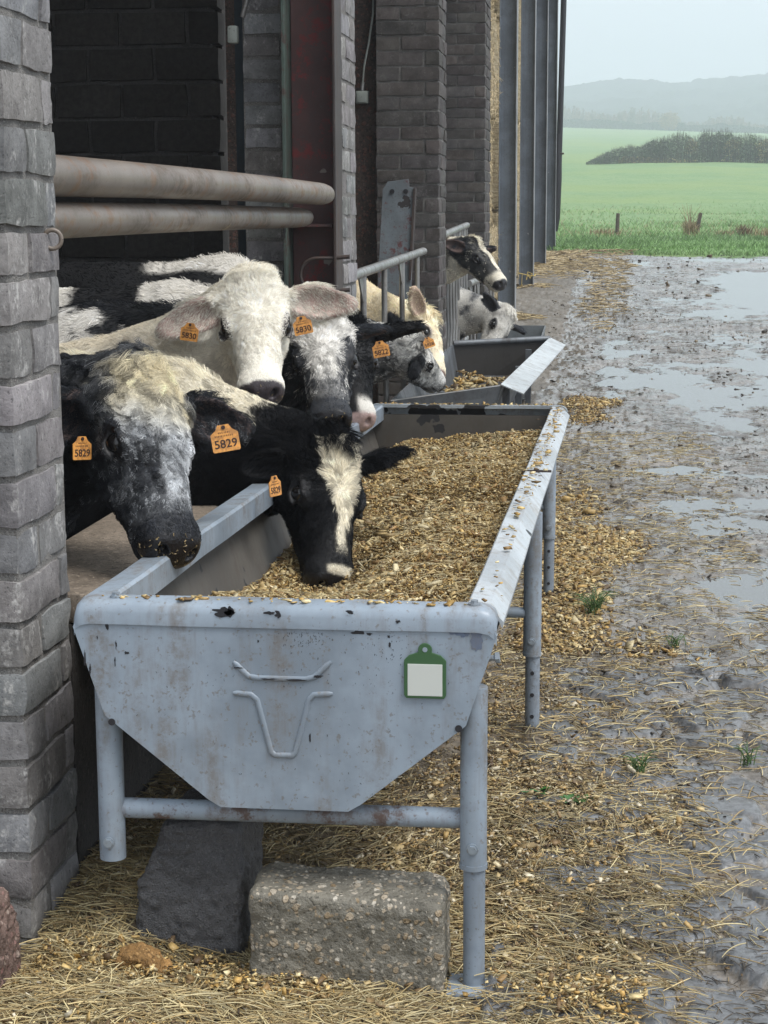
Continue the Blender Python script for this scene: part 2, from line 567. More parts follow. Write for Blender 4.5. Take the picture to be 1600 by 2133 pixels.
def litter(x, y):
    """how much feed and straw has fallen at a place, 0..1"""
    a = sst(.36, -.02, x - .01 * (y - 3) + .18 * vnoise(p3d(x, y), 1.6, 61)) * (.45 + .55 * sst(5.0, 4.2, y)) * sst(6.4, 4.6, y + .8 * vnoise(p3d(x, y), 1.1, 62))
    b = .55 * sst(.10, -.10, x + .10 * vnoise(p3d(x, y), 1.4, 63)) * sst(10.5, 7.5, y) * .75
    c = sst(.22, .0, np.abs(x + .1) + .12 * vnoise(p3d(x, y), 1.7, 64)) * sst(.9, .3, np.abs(y - 13.2)) * .6
    d = sst(.3, .05, np.hypot(x + .02, (y - 8.1) * .45)) * .6
    return np.clip(np.maximum.reduce([a, b, c, d]), 0, 1) * (1 - .95 * np.exp(-(((x + .236) / .10) ** 2 + ((y - 3.24) / .12) ** 2)))


def heap(x, y):
    h = .060 * np.exp(-(((x + .86) / .28) ** 2 + ((y - 2.98) / .16) ** 2)) + .05 * np.exp(-(((x + .98) / .12) ** 2 + ((y - 3.45) / .3) ** 2))
    h = h + .035 * np.exp(-(((x + .02) / .12) ** 2 + ((y - 7.0) / .5) ** 2))
    return h + .05 * sst(-.55, -.95, x) * sst(3.2, 3.7, y) * sst(7.8, 7.0, y)


def relief(x, y):
    p = p3d(x, y)
    far = sst(3, 16, y)
    lf = (.014 * vnoise(p, .8, 1) + .010 * vnoise(p, 2.1, 2)) * (.5 + far)
    rut = .016 * sst(.0, .8, np.abs(vnoise(p * (1, .22, 1), 1.5, 13))) * far
    mud = .0075 * vnoise(p * (1, .7, 1), 6, 3) + .0060 * vnoise(p, 15, 4) + .0035 * vnoise(p, 41, 5)
    mud = mud * (1 + .5 * far)
    right = -.012 * sst(.1, 1.1, x - .045 * (y - 6)) * sst(4.5, 7, y)
    h = lf + mud + right - rut * .3 + .006
    for (a, b, rx, ry, dp) in PUD:
        h = h - .62 * dp * sst(1.25, .5, np.hypot((x - a) / rx, (y - b) / ry) + .35 * vnoise(p, 3.0, 31))
    lit = litter(x, y)
    h = h * (1 - .7 * lit) + lit * (.014 + .006 * vnoise(p, 24, 7)) + heap(x, y)
    near = sst(6.6, 5.0, y) * sst(-.3, -.12, x)
    f1, f2, idv = worley(x + .03 * vnoise(p, 4, 9), y + .03 * vnoise(p, 4, 10), .205, 5)
    dome = sst(.02, .17, f2 - f1)
    st = .034 * dome - .013 + .012 * idv + .0015 * vnoise(p, 30, 8)
    lvl = h - .002 + .008 * vnoise(p, 5, 14) + .012 * sst(.1, -.25, x)
    stone = np.where((near > .5) & (st > lvl), 1.0, 0.0)
    h = np.where(near > .5, np.maximum(st, lvl * 1.0), h)
    return h, stone, lit


def ground_z(x, y):
    x = np.atleast_1d(np.asarray(x, float)); y = np.atleast_1d(np.asarray(y, float))
    return macro(x, y) + relief(x, y)[0]


def grid_faces(nr, nc):
    i = np.arange(nr - 1)[:, None] * nc + np.arange(nc - 1)[None, :]
    return np.stack([i, i + 1, i + nc + 1, i + nc], -1).reshape(-1, 4)


def build_yard():
    ys = [1.6]
    while ys[-1] < 33.2:
        ys.append(ys[-1] + max(.008, ys[-1] * .0030))
    ys = np.array(ys)
    xs = np.concatenate([np.arange(-2.4, -1.25, .03), np.arange(-1.25, .75, .0085), np.arange(.75, 1.6, .014), np.arange(1.6, 5.5, .03)])
    X, Y = np.meshgrid(xs, ys)
    x, y = X.ravel(), Y.ravel()
    h, stone, lit = relief(x, y)
    edge = sst(31.6, 33.0, y + .5 * vnoise(p3d(x, y), .9, 70) - .9 * sst(.6, -.6, x))
    z = macro(x, y) + h - .10 * edge
    p = p3d(x, y)
    mud = np.array((.215, .193, .168)); dung = np.array((.105, .085, .063)); strawc = np.array((.235, .18, .11)); stc = np.array((.16, .165, .172)); conc = np.array((.20, .185, .16))
    n1, n2 = fbm(p, 4, 51)[:, None], fbm(p, 22, 52)[:, None]
    c = mud * (1 + .35 * n1) * (1 + .4 * n2)
    dm = sst(.05, .35, fbm(p * (1, .6, 1), 4, 53) + .25 * n2[:, 0])[:, None]
    c = c * (1 - .8 * dm) + dung * .8 * dm
    ap = (sst(-.25, -.6, x + .06 * n1[:, 0]) * sst(13, 15, y))[:, None]
    c = c * (1 - .75 * ap) + conc * (1 + .3 * n2) * .75 * ap
    lt = (lit * (.75 + .3 * n2[:, 0]))[:, None]
    c = c * (1 - .85 * lt) + strawc * (1 + .45 * n2) * .85 * lt
    s1 = stone[:, None]
    c = c * (1 - s1) + stc * (1 + .3 * n2) * s1
    rough = .18 + .12 * vnoise(p, 12, 54) - .10 * sst(.2, 1.2, x - .03 * y) * (1 - lit) + .25 * lit
    rough = np.where(stone > .5, .34 + .1 * vnoise(p, 9, 56), rough)
    rough = np.where(ap[:, 0] > .5, .62, rough)
    t = NT('yard_mud', .5, .6)
    a = t.attr()
    n = t.noise(55, 5, .7)
    t.set('Base Color', t.mix(t.ramp(n, .35, .65, 0, 1), a, (.55, .54, .52), 'MULTIPLY'))
    t.set('Roughness', t.attr('rough', 'Fac'))
    t.bump(t.math('ADD', n, t.noise(190, 3, .6)), .20, .004)
    prop(np_mesh('yard', np.stack([x, y, z], 1), grid_faces(len(ys), len(xs)), t.m, None, True, np.clip(c, 0, 1), {'rough': np.clip(rough, .12, .95)}),
         'wet muddy farm yard with cobbles and puddles', 'yard', kind='structure')
    # standing water: one level sheet that follows the yard; the mud stands out of it
    ys2 = np.arange(4.6, 33.0, .12); xs2 = np.arange(-.7, 5.5, .12)
    X, Y = np.meshgrid(xs2, ys2); x, y = X.ravel(), Y.ravel()
    w = NT('puddle_water', .03, .5)
    w.set('Base Color', (.10, .10, .098))
    w.b.inputs['IOR'].default_value = 1.62
    w.bump(w.noise(9, 2, .5), .03, .01)
    sink = .10 * sst(31.2, 32.0, y) + .05 * sst(.1, -.3, x)
    prop(np_mesh('puddle_water', np.stack([x, y, macro(x, y) - .0125 - sink], 1), grid_faces(len(ys2), len(xs2)), w.m), 'still rainwater lying in the yard', 'puddle', kind='structure')


build_yard()


def build_land():
    # the wide ground under the yard and barn
    xs = np.concatenate([np.arange(-60, -10, 5.0), np.arange(-10, 12, 1.0), np.arange(12, 61, 6.0)]); ys = np.concatenate([np.arange(-30, 0, 4.0), np.arange(0, 34, 1.0)])
    X, Y = np.meshgrid(xs, ys); x, y = X.ravel(), Y.ravel()
    z = macro(x, y) - .12 - .1 * sst(5, 7, x) * 0
    z = np.where((x > 6.5) | (x < -3), z + .10, z)
    t = NT('bare_earth', .8, .3)
    t.set('Base Color', t.mix(t.noise(3, 5, .7), (.05, .045, .038), (.11, .09, .07)))
    prop(np_mesh('ground', np.stack([x, y, z], 1), grid_faces(len(ys), len(xs)), t.m), 'bare earth floor round and under the barn', 'ground', kind='structure')
    # the field: a fan of rows out to the wood
    ys = [31.0]
    while ys[-1] < 640:
        ys.append(ys[-1] * 1.006)
    ys = np.array(ys); ts = np.linspace(-.35, .42, 220)
    Y, T = np.meshgrid(ys, ts, indexing='ij'); x = (T * (Y + 40)).ravel(); y = Y.ravel()
    p = p3d(x, y)
    z = macro(x, y) + .03 * vnoise(p, .9, 3) + .05 * vnoise(p, .3, 4) + .10 * vnoise(p, .06, 5) * sst(40, 100, y) - .05
    z = z - .22 * sst(33.2, 31.5, y + .4 * vnoise(p, .8, 71) - 1.4 * sst(.6, -1, x)) + .012 * vnoise(p, 3, 6)
    t = NT('pasture', .75, .25)
    g1, g2, g3 = t.noise(.5, 4, .6, (1, .35, 1)), t.noise(5, 5, .75, (1, .4, 1)), t.noise(.06, 3, .6)
    c = t.mix(t.ramp(g1, .3, .7), (.158, .248, .118), (.205, .285, .135))
    c = t.mix(t.ramp(g2, .35, .7, 0, .75), c, (.105, .205, .065))
    c = t.mix(t.ramp(g3, .45, .62, 0, .6), c, (.20, .27, .095))
    t.set('Base Color', c)
    t.bump(g2, .8, .08)
    prop(np_mesh('field', np.stack([x, y, z], 1), grid_faces(len(ys), len(ts)), t.m), 'green pasture rising behind the yard', 'field', kind='structure')
    # the wooded hill on the skyline
    ys = np.arange(640, 1420, 6.0); ts = np.linspace(-.30, .45, 420)
    Y, T = np.meshgrid(ys, ts, indexing='ij'); x = (T * 1000 * (.7 + .3 * Y / 1000)).ravel(); y = Y.ravel()
    p = p3d(x, y)
    z = np.interp(y, [640, 700, 1050, 1150, 1420], [24, 32, 75, 79, 64]) + .055 * np.clip(x, -200, 120) * sst(650, 1050, y) - 2 + 3.5 * vnoise(p, .02, 2)
    z = z + (1.6 * np.abs(vnoise(p, .16, 3)) + 2.2 * vnoise(p, .07, 4) + .8 * vnoise(p, .5, 9))
    t = NT('far_wood', .9, .1)
    t.set('Base Color', t.mix(t.noise(.12, 5, .7), (.028, .034, .036), (.060, .058, .052)))
    prop(np_mesh('wooded_hill', np.stack([x, y, z], 1), grid_faces(len(ys), len(ts)), t.m), 'wooded hill fading into the mist', 'hill', kind='structure')


build_land()


def leaves(name, c, sz, colr, mat, parent=None, flat=.4, seed=0):
    """many small leaf-shaped quads"""
    r = np.random.default_rng(seed)
    n = len(c)
    a = unit_rows(r.normal(0, 1, (n, 3)) * (1, 1, .8)); b = unit_rows(np.cross(a, r.normal(0, 1, (n, 3))))
    sz = np.broadcast_to(sz, (n,))[:, None]
    V = np.stack([c - a * sz * .5, c + b * sz * flat * .5, c + a * sz * .5, c - b * sz * flat * .5], 1).reshape(-1, 3)
    F = np.arange(n * 4).reshape(n, 4)
    return np_mesh(name, V, F, mat, parent, False, np.repeat(colr, 4, 0))


def unit_rows(v):
    return v / (np.linalg.norm(v, axis=1)[:, None] + 1e-9)


def build_far_plants():
    r = np.random.default_rng(11)
    ml = m_attr('hedge_leaf', .6, .3, None, .2, 5)
    mt = M['straw']
    # the thorn hedge across the middle of the field
    def hz(x):
        return np.interp(x, [-1.6, .5, 3, 6, 7.6, 8.2, 9, 10, 12, 16, 24], [.1, 1.0, 1.55, 2.0, 2.15, 2.7, 2.5, 2.0, 2.1, 2.1, 2.0])
    def hy(x):
        return 154 + .25 * (x + 1) - 8 * sst(8, 16, x)
    hd = thing('hedge', 'long overgrown twiggy hedge standing in the middle of the green field', 'hedge', (6, 155, 5.8))
    n = 34000
    x = r.uniform(-1.7, 24, n); y = hy(x) + r.normal(0, .55, n); hh = hz(x) * (1 + .16 * vnoise(p3d(x, y * 0), 1.1, 4) + .12 * vnoise(p3d(x, y * 0), 3.1, 5))
    u = r.random(n) ** .75
    z = macro(x, y) + u * hh
    low = u < .12
    y = np.where(low, y - r.exponential(.5, n), y); z = np.where(low, macro(x, y) + u * hh, z)
    col = np.array((.13, .165, .10)) * (1 + .6 * vnoise(p3d(x, y, 0), .9, 6))[:, None] * r.uniform(.5, 1.5, (n, 1))
    brown = (vnoise(np.stack([x, y, z], 1), .7, 7) + .3 - .5 * u > .35)[:, None]
    col = np.where(brown, col * (1.7, 1.15, .9), col)
    leaves('foliage', np.stack([x, y, z], 1), r.uniform(.08, .2, n), col, ml, hd, .6, 1)
    n = 2600
    x = r.uniform(-1.7, 24, n); y = hy(x) + r.normal(0, .4, n); hh = hz(x) * (1 + .2 * vnoise(p3d(x, y * 0), 1.1, 4)) * r.uniform(.9, 1.22, n)
    z0 = macro(x, y)
    k = np.linspace(0, 1, 4)
    P = np.stack([x, y, z0], 1)[:, None, :] + np.stack([r.normal(0, .16, n)[:, None] * k ** 2, r.normal(0, .1, n)[:, None] * k, hh[:, None] * k], -1)
    hair_obj('stems', P, np.array([.02, .016, .012, .006]), np.tile((.07, .065, .045), (n, 1)) * r.uniform(.5, 1.4, (n, 1)), mt, hd)
    # the low hedge at the top of the field
    n = 26000
    x = r.uniform(-40, 75, n); y = 601 + r.normal(0, .8, n); z = macro(x, y) + r.random(n) * (2.3 + .7 * vnoise(p3d(x, y * 0), .3, 4))
    h2 = leaves('boundary_hedge', np.stack([x, y, z], 1), r.uniform(.3, .7, n), np.array((.030, .036, .026)) * r.uniform(.5, 1.4, (n, 1)), ml, None, .7, 2)
    prop(h2, 'low dark hedge running along the top of the green field', 'hedge')
    # the row of bare trees behind it: a far wood that reads as one mass
    P, C = [], []
    def tree(cx, cy, H, spread, colr, nb):
        b = np.array((cx, cy, macro(np.array(cx), np.array(cy)) - .2))
        k = np.linspace(0, 1, 5)[:, None]
        P.append(b + k * (r.normal(0, .2), 0, H * .9)); C.append(colr)
        for _ in range(nb):
            t = r.uniform(.15, .95); s = b + np.array((0, 0, H * t * .9)); a = r.uniform(0, 2 * pi)
            L = spread * (1.15 - t) * r.uniform(.5, 1)
            e = np.array((cos(a) * L, sin(a) * L, L * r.uniform(.7, 1.6)))
            P.append(s + k * e + (k ** 2) * r.normal(0, .25, 3)); C.append(colr * r.uniform(.7, 1.3))
    for _ in range(430):
        cx = r.uniform(-34, 68)
        H = (6.3 + 2.2 * vnoise(np.array([[cx, 0, 0]]), .09, 2)[0]) * r.uniform(.65, 1.15)
        if 24 < cx < 34 or cx > 45: H *= .62
        tree(cx, r.uniform(606, 640), H, 1.5, np.array((.21, .15, .12)) if r.random() < .6 else np.array((.13, .11, .09)), 46)
    prop(hair_obj('bare_treeline', np.array(P), np.array([.11, .10, .085, .07, .04]), np.array(C), mt), 'row of bare misty trees behind the top hedge', 'treeline', kind='stuff')
    # one tree still in yellow leaf
    at = thing('autumn_tree', 'rounded yellow leaved tree standing in the top hedge', 'tree', (20, 598, macro(np.array(20.), np.array(598.))))
    n = 5200
    d = unit_rows(r.normal(0, 1, (n, 3))) * r.random((n, 1)) ** .45 * (1 + .25 * r.normal(0, 1, (n, 1)) * .6)
    c = np.array((20.0, 598, macro(np.array(20.), np.array(598.)) + 3.0)) + d * (3.0, 2.6, 2.7)
    leaves('crown', c, r.uniform(.25, .5, n), np.array((.26, .165, .045)) * (1 + .4 * vnoise(c, .8, 3))[:, None] * r.uniform(.6, 1.3, (n, 1)), ml, at, .7, 3)
    m = MB(); m.tube([(20, 598, 28.0), (20, 598, 30.3), (20.2, 598, 33)], [.3, .25, .12], 8); m.build('trunk', M['iron'], at)
    # bare leaning tree at the right
    dt = thing('bare_tree', 'bare dead tree leaning over at the right end of the top hedge', 'tree', (49.5, 560, 27))
    m = MB()
    zb = float(macro(np.array(49.5), np.array(560.)))
    m.tube([(48.0, 560, zb - .5), (48.6, 560, zb + 2), (49.6, 560, zb + 4.2), (50.4, 560, zb + 5.5)], [.34, .28, .2, .1], 8)
    m.build('trunk', M['iron'], dt)
    m = MB()
    for a in range(14):
        s = np.array((48.9 + .1 * a, 560, zb + 2.6 + .22 * a)); e = s + np.array((r.uniform(.8, 4.5), r.normal(0, .6), r.uniform(-.6, 1.6)))
        mid = (s + e) / 2 + r.normal(0, .3, 3) + (0, 0, .5)
        m.tube([s, mid, e, e + r.normal(0, .5, 3)], [.12, .09, .05, .03], 6)
    m.build('branches', M['iron'], dt)
    # pasture grass along the near edge of the field
    n = 42000
    y = 31.5 + r.random(n) ** 1.7 * 46; x = r.uniform(-.07, .15, n) * y + r.normal(0, .3, n)
    ok = (y + .4 * vnoise(p3d(x, y), .8, 71) - 1.4 * sst(.6, -1, x) > 32.2) & (r.random(n) < sst(79, 38, y))
    x, y = x[ok], y[ok]; n = len(x)
    p = p3d(x, y)
    z0 = macro(x, y) + .03 * vnoise(p, .9, 3) + .05 * vnoise(p, .3, 4) - .05
    L = r.uniform(.05, .13, n) * (1 + .6 * vnoise(p, .7, 9)) * (1 + .8 * sst(44, 46.3, y) * sst(49, 46.7, y))
    k = np.linspace(0, 1, 3)
    an = r.uniform(0, 2 * pi, n)
    P = np.stack([x, y, z0], 1)[:, None, :] + np.stack([np.cos(an)[:, None] * k ** 2 * L[:, None] * .7, np.sin(an)[:, None] * k ** 2 * L[:, None] * .7, k * L[:, None]], -1)
    col = np.array((.165, .285, .10)) * (1 + .3 * vnoise(p, .6, 12))[:, None] * r.uniform(.6, 1.4, (n, 1))
    dry = (r.random(n) < .12 * sst(43, 46, y))[:, None]
    col = np.where(dry, (.30, .24, .13), col)
    prop(hair_obj('pasture_grass', P, np.array([.006, .005, .002]), col, mt), 'short wet grass growing at the field edge', 'grass', kind='stuff')
    # tussocks of dead grass
    for i, (tx, ty, H, w, num, lab) in enumerate([(2.13, 45.8, .36, .13, 200, 'tall tussock of dead grass against the second fence post'), (-.05, 45.9, .22, .5, 160, 'low pale tuft of dead grass beside the first fence post'),
                                         (2.95, 45.5, .18, .35, 130, 'small pale grass tuft right of the second fence post'), (3.45, 45.6, .28, .2, 120, 'brown upright grass tuft between two paler tufts'),
                                         (4.05, 45.4, .22, .35, 140, 'pale grass tuft at the right end of the fence line')]):
        x = tx + r.normal(0, w * .5, num); y = ty + r.normal(0, .15, num); z0 = macro(x, y) - .05
        L = H * r.uniform(.5, 1.2, num)
        if i == 0: L[:22] *= 2.0
        P = np.stack([x, y, z0], 1)[:, None, :] + np.stack([r.normal(0, .3, num)[:, None] * k ** 2 * L[:, None], r.normal(0, .2, num)[:, None] * k, k * L[:, None]], -1)
        cc = (.30, .23, .13) if i != 3 else (.19, .12, .07)
        prop(hair_obj('grass_tuft', P, np.array([.009, .007, .003]), np.array(cc) * r.uniform(.6, 1.3, (num, 1)), mt), lab, 'grass tuft', 'dead grass tufts along the fence line')
    for px, lab, tilt in ((.285, 'weathered wooden fence post standing alone in the field', .01), (2.27, 'wooden fence post with dead grass grown round it', .05)):
        m = MB()
        zb = float(macro(np.array(px), np.array(46.)))
        m.tube([(px, 46, zb - .2), (px + tilt, 46, zb + .3), (px + tilt * 2, 46, zb + .56)], [.055, .05, .045], 9)
        o = m.build('fence_post', m_stone('old_post_wood', (.10, .08, .06), ((.15, .13, .1), (.08, .06, .05)), .8, 30), None, True)
        prop(o, lab, 'fence post', 'fence posts in the field')


build_far_plants()
# ------------------------------------------------------------------ barn
BARN = thing('barn', 'long dark brick cattle barn with open bays and grey steel posts', 'barn', (XW - 3, 10, 0))


def brick_shape(s, n):
    ax = [np.linspace(-.5, .5, k) for k in n]
    faces, V, off = [], [], 0
    for d in range(3):
        a, b = [q for q in range(3) if q != d]
        A, B = np.meshgrid(ax[a], ax[b], indexing='ij')
        for sg in (-.5, .5):
            P = np.zeros((A.size, 3)); P[:, a] = A.ravel(); P[:, b] = B.ravel(); P[:, d] = sg
            V.append(P)
            na, nb = A.shape
            i = (np.arange(na - 1)[:, None] * nb + np.arange(nb - 1)[None]).ravel() + off
            q = np.stack([i, i + nb, i + nb + 1, i + 1], 1)
            flip = (sg > 0) == (d == 1)
            faces.append(q[:, ::-1] if flip else q)
            off += len(P)
    return np.concatenate(V), np.concatenate(faces)


def bricks(name, items, parent, mat, n=(5, 5, 4), rad=.012, rough=.004, seed=0):
    """items: (centre, size, colour); rounded, uneven bricks in one mesh"""
    B, Fq = brick_shape(None, n)
    Vs, Fs, Cs = [], [], []
    k = 0
    for c, s, col in items:
        h = np.asarray(s) / 2
        p = B * np.asarray(s)
        r = min(rad, h.min() * .8)
        q = np.clip(p, -(h - r), h - r)
        d = p - q
        L = np.linalg.norm(d, axis=1)[:, None]
        p = q + np.where(L > 1e-9, d / (L + 1e-12) * r * np.minimum(1, L / (r + 1e-9)) ** .5, 0)
        Vs.append(p + np.asarray(c)); Fs.append(Fq + k); k += len(p)
        Cs.append(np.tile(col, (len(p), 1)))
    V = np.concatenate(Vs)
    nn = np.stack([vnoise(V, 16, seed + 1), vnoise(V, 16, seed + 2), vnoise(V, 16, seed + 3)], 1) + .6 * np.stack([vnoise(V, 45, seed + 4), vnoise(V, 45, seed + 5), vnoise(V, 45, seed + 6)], 1)
    V = V + nn * rough
    return np_mesh(name, V, np.concatenate(Fs), mat, parent, True, np.concatenate(Cs))


def pier(y0, y1, w, z1, z0, base, mat, n, label, seed, ch=.096):
    r = random.Random(seed)
    it, jt = [], []
    z = z0 - .05
    i = 0
    dp = .105
    while z < z1:
        hgt = ch * r.uniform(.93, 1.07)
        zc = z + hgt / 2
        j = .011
        def add(cx, cy, sx, sy):
            v = r.uniform(.72, 1.22)
            b = np.array(base) * v * np.array((1 + r.uniform(-.05, .07), 1, 1 + r.uniform(-.05, .06)))
            o = r.uniform(-.004, .005)
            it.append(((cx + o, cy - o, zc), (sx - j, sy - j, hgt - j), b))
        # road side
        y = y0
        first = .14 if i % 2 else .26
        if i % 2 == 0: pass
        while y < y1 - .02:
            L = min(first if y == y0 else .27, y1 - y)
            if y1 - (y + L) < .07: L = y1 - y
            if y == y0 and i % 2:
                add(XW - .135, y + L / 2, .27, L)
            else:
                add(XW - dp / 2, y + L / 2, dp, L)
            y += L
        # side that faces the camera
        x = XW - (.27 if i % 2 else dp)
        while x > XW - w + .02:
            L = min(.27, x - (XW - w))
            if x - L - (XW - w) < .07: L = x - (XW - w)
            add(x - L / 2, y0 + dp / 2, L, dp)
            x -= L
        z += hgt
        i += 1
    o = bricks('brick_pier', it, BARN, mat, n, .0075, .0036, seed)
    o['label'] = label
    m = MB()
    m.box((XW - w / 2 - .004, (y0 + y1) / 2 + .006, (z0 + z1) / 2), (w - .0145 - (.0055 if y0 > 9 else 0), y1 - y0 - .0145 - (.0075 if y0 > 9 else 0), z1 - z0))
    m.build('mortar', M['mortar'], o)
    return o


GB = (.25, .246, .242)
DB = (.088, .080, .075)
pier(3.30, 3.63, .75, 3.6, 0, GB, M['brick'], (7, 7, 5), 'grey whitewash streaked brick pier', 3, .0965)
pier(7.72, 8.16, .44, 4.1, 0, GB, M['brick'], (5, 5, 4), 'brick pier with the red steel column', 5)
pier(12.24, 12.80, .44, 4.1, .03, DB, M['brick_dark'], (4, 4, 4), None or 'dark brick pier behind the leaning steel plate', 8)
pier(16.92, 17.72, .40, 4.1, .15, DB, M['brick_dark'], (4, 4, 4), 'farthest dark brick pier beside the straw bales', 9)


def wall_box(name, c, s, mat, label=None):
    m = MB(); m.box(c, s)
    o = m.build(name, mat, BARN)
    if label: o['label'] = label
    return o


# partitions, back and roof: they keep the inside dark
r = random.Random(4)
it = []
z = -.02
row = 0
while z < 4.1:
    x = -1.80 - (0 if row % 2 else .16)
    if row % 2 == 0: it.append(((-1.80 - .08 + .002, 8.45, z + .0825), (.15, .14, .153), np.ones(3) * r.uniform(.75, 1.15)))
    while x > -5.2:
        it.append(((x - .16, 8.45, z + .0825), (.308, .14, .153), np.ones(3) * r.uniform(.7, 1.2)))
        x -= .32
    z += .165; row += 1
M['blockv'] = m_attr('dark_block', .9, .25, .6, .45, 34)  # dark tone, varied per block, for the inner block wall
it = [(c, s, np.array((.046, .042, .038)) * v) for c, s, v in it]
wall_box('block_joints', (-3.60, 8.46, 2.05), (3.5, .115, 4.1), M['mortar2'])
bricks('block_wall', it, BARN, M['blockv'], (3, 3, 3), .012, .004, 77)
wall_box('partition_wall', (-5.42, 8.56, 2.1), (7.2, .08, 4.2), M['low'])
wall_box('partition_wall', (-5.29, 12.44, 2.1), (7.44, .14, 4.2), M['render'], 'brown rendered inner wall')
wall_box('partition_wall', (-5.29, 17.5, 2.0), (7.44, .3, 4.0), M['render'])
wall_box('partition_wall', (-5.4, 3.2, 1.6), (7.0, .14, 3.2), M['render'])
wall_box('back_wall', (-9.1, 20, 3.0), (.2, 34, 6.0), M['block'])
wall_box('ceiling', (-5.1, 10.4, 4.25), (7.7, 14.6, .12), M['render'])
wall_box('lintel_beam', (-2.72, 8.30, 2.66), (1.1, .10, .22), M['block'], 'dark concrete beam across the inner wall')  # same dark concrete tone as the back wall
wall_box('upper_wall', (XW - .17, 10.5, 5.05), (.3, 14.6, 1.9), M['block'])
wall_box('roof', (-4.6, 20.5, 6.15), (7.7, 35.6, .12), M['galv_dark'])
# the worn sill under the openings and the low wall that carries it
wall_box('low_wall', (XW - .09, 5.66, .30), (.16, 4.04, .66), M['low'])
m = MB()
m.box((-1.20, 5.66, .665), (.29, 4.04, .07), None, .02)
o = m.build('window_sill', M['sill'], BARN, True); o.name = 'stone_sill'; o['label'] = 'worn stone sill under the first opening'

# red steel column on the second pier
cm = MB()
cm.box((-1.245, 7.655, 2.1), (.186, .012, 4.2))
o = cm.build('steel_column', M['column'], BARN, bevel=.002); o['label'] = 'dark red steel column'
f = MB(); f.box((-1.349, 7.61, 2.1), (.016, .19, 4.2)); f.build('flange', M['column_green'], o, bevel=.003)
f = MB(); f.box((-1.136, 7.61, 2.1), (.012, .19, 4.2)); f.build('flange', M['iron'], o, bevel=.003)
f = MB(); f.box((-1.245, 7.60, 1.462), (.185, .10, .012)); f.build('stiffener', M['column'], o)
f = MB()
an = np.linspace(pi * .5, pi * 1.5, 14)
pts = [(-1.135, 7.53, 1.325)] + [(-1.215 + .07 * cos(a) * 1.0, 7.52, 1.255 + .07 * sin(a)) for a in an] + [(-1.135, 7.53, 1.185)]
f.tube(pts, .007, 8); h = f.build('hoop', M['iron'], o, True)
for zz in (1.325, 1.185):
    f = MB(); f.tube([(-1.15, 7.53, zz), (-1.075, 7.53, zz + .006)], .009, 8); f.build('bolt', M['iron'], h, True)
f = MB(); f.box((-1.68, 8.28, 1.5), (.05, .05, 3.0)); f.build('blue_post', M['bluepost'], BARN)

# hay barn posts
POSTS = [(-1.11, 20.5), (-1.085, 25.0), (-1.065, 29.5), (-1.035, 34.0)]
for i, (x, y) in enumerate(POSTS):
    zb = float(macro(np.array(x), np.array(y))) - .05
    m = MB(); m.box((x, y, (zb + 6.0) / 2 + .0), (.176, .010, 6.0 - zb))
    o = m.build('steel_post', M['post'], BARN, bevel=.002)
    f = MB(); f.box((x + .094, y, (zb + 6.0) / 2), (.012, .18, 6.0 - zb)); f.build('flange', M['post_edge_lit'], o, bevel=.003)
    f = MB(); f.box((x - .094, y, (zb + 6.0) / 2), (.012, .18, 6.0 - zb)); f.build('flange', M['post'], o, bevel=.003)
wall_box('eave_beam', (-1.0, 27, 6.02), (.14, 14.2, .16), M['iron'])
# gutter end and downpipe
m = MB(); m.tube([(-.83, 18, 5.93), (-.83, 34.3, 5.93)], .07, 12); m.build('gutter', M['black'], BARN, True)
m = MB()
m.tube([(-.83, 34.1, 5.95), (-.835, 34.1, 5.6), (-.90, 34.1, 1.95)], .055, 12); dpipe = m.build('downpipe', M['black'], BARN, True)
m = MB(); m.tube([(-.90, 34.1, 3.0), (-.905, 34.1, 2.2), (-.915, 34.1, 1.45), (-.93, 34.1, 1.2)], [.06, .075, .06, .03], 10); m.build('rubber_sleeve', M['black'], dpipe, True)
m = MB(); m.tube([(-1.1, 34.1, 2.62), (-.80, 34.05, 2.64)], .018, 8); m.build('bracket', M['iron'], dpipe, True)

# ------------------------------------------------------------------ things fixed to or standing in the barn
def pipe_thing(label, a, b, r, seed):
    k = np.linspace(0, 1, 40)[:, None]
    P = np.array(a) * (1 - k) + np.array(b) * k
    P = P + np.stack([0 * k[:, 0], 0 * k[:, 0], .006 * np.sin(k[:, 0] * 3 + seed)], 1)
    rr = np.full(40, r); rr[-1] = r * .55; rr[-2] = r * .86; rr[-3] = r * .97
    P[-1] = P[-2] + (P[-1] - P[-2]) * .3
    m = MB(); m.tube(P, rr, 28)
    return prop(m.build('barrier_pipe', M['pipe'], None, True), label, 'barrier pipe', 'steel pipes across the first opening')


pipe_thing('upper thick rusty steel pipe across the opening, its rounded end on the column', (-1.190, 3.66, 1.589), (-1.155, 7.50, 1.588), .045, 0)
pipe_thing('lower thick rusty steel pipe running behind the red column', (-1.20, 3.66, 1.487), (-1.235, 7.45, 1.500), .040, 1)
m = MB(); a = np.linspace(0, 2 * pi, 25); m.tube([(-1.118 + .017 * cos(t), 3.55 + .005 * cos(t), 1.456 + .019 * sin(t)) for t in a], .0045, 10, False)
prop(m.build('tether_ring', M['pipe'], None, True), 'rusty iron tether ring fixed to the grey brick pier', 'ring')

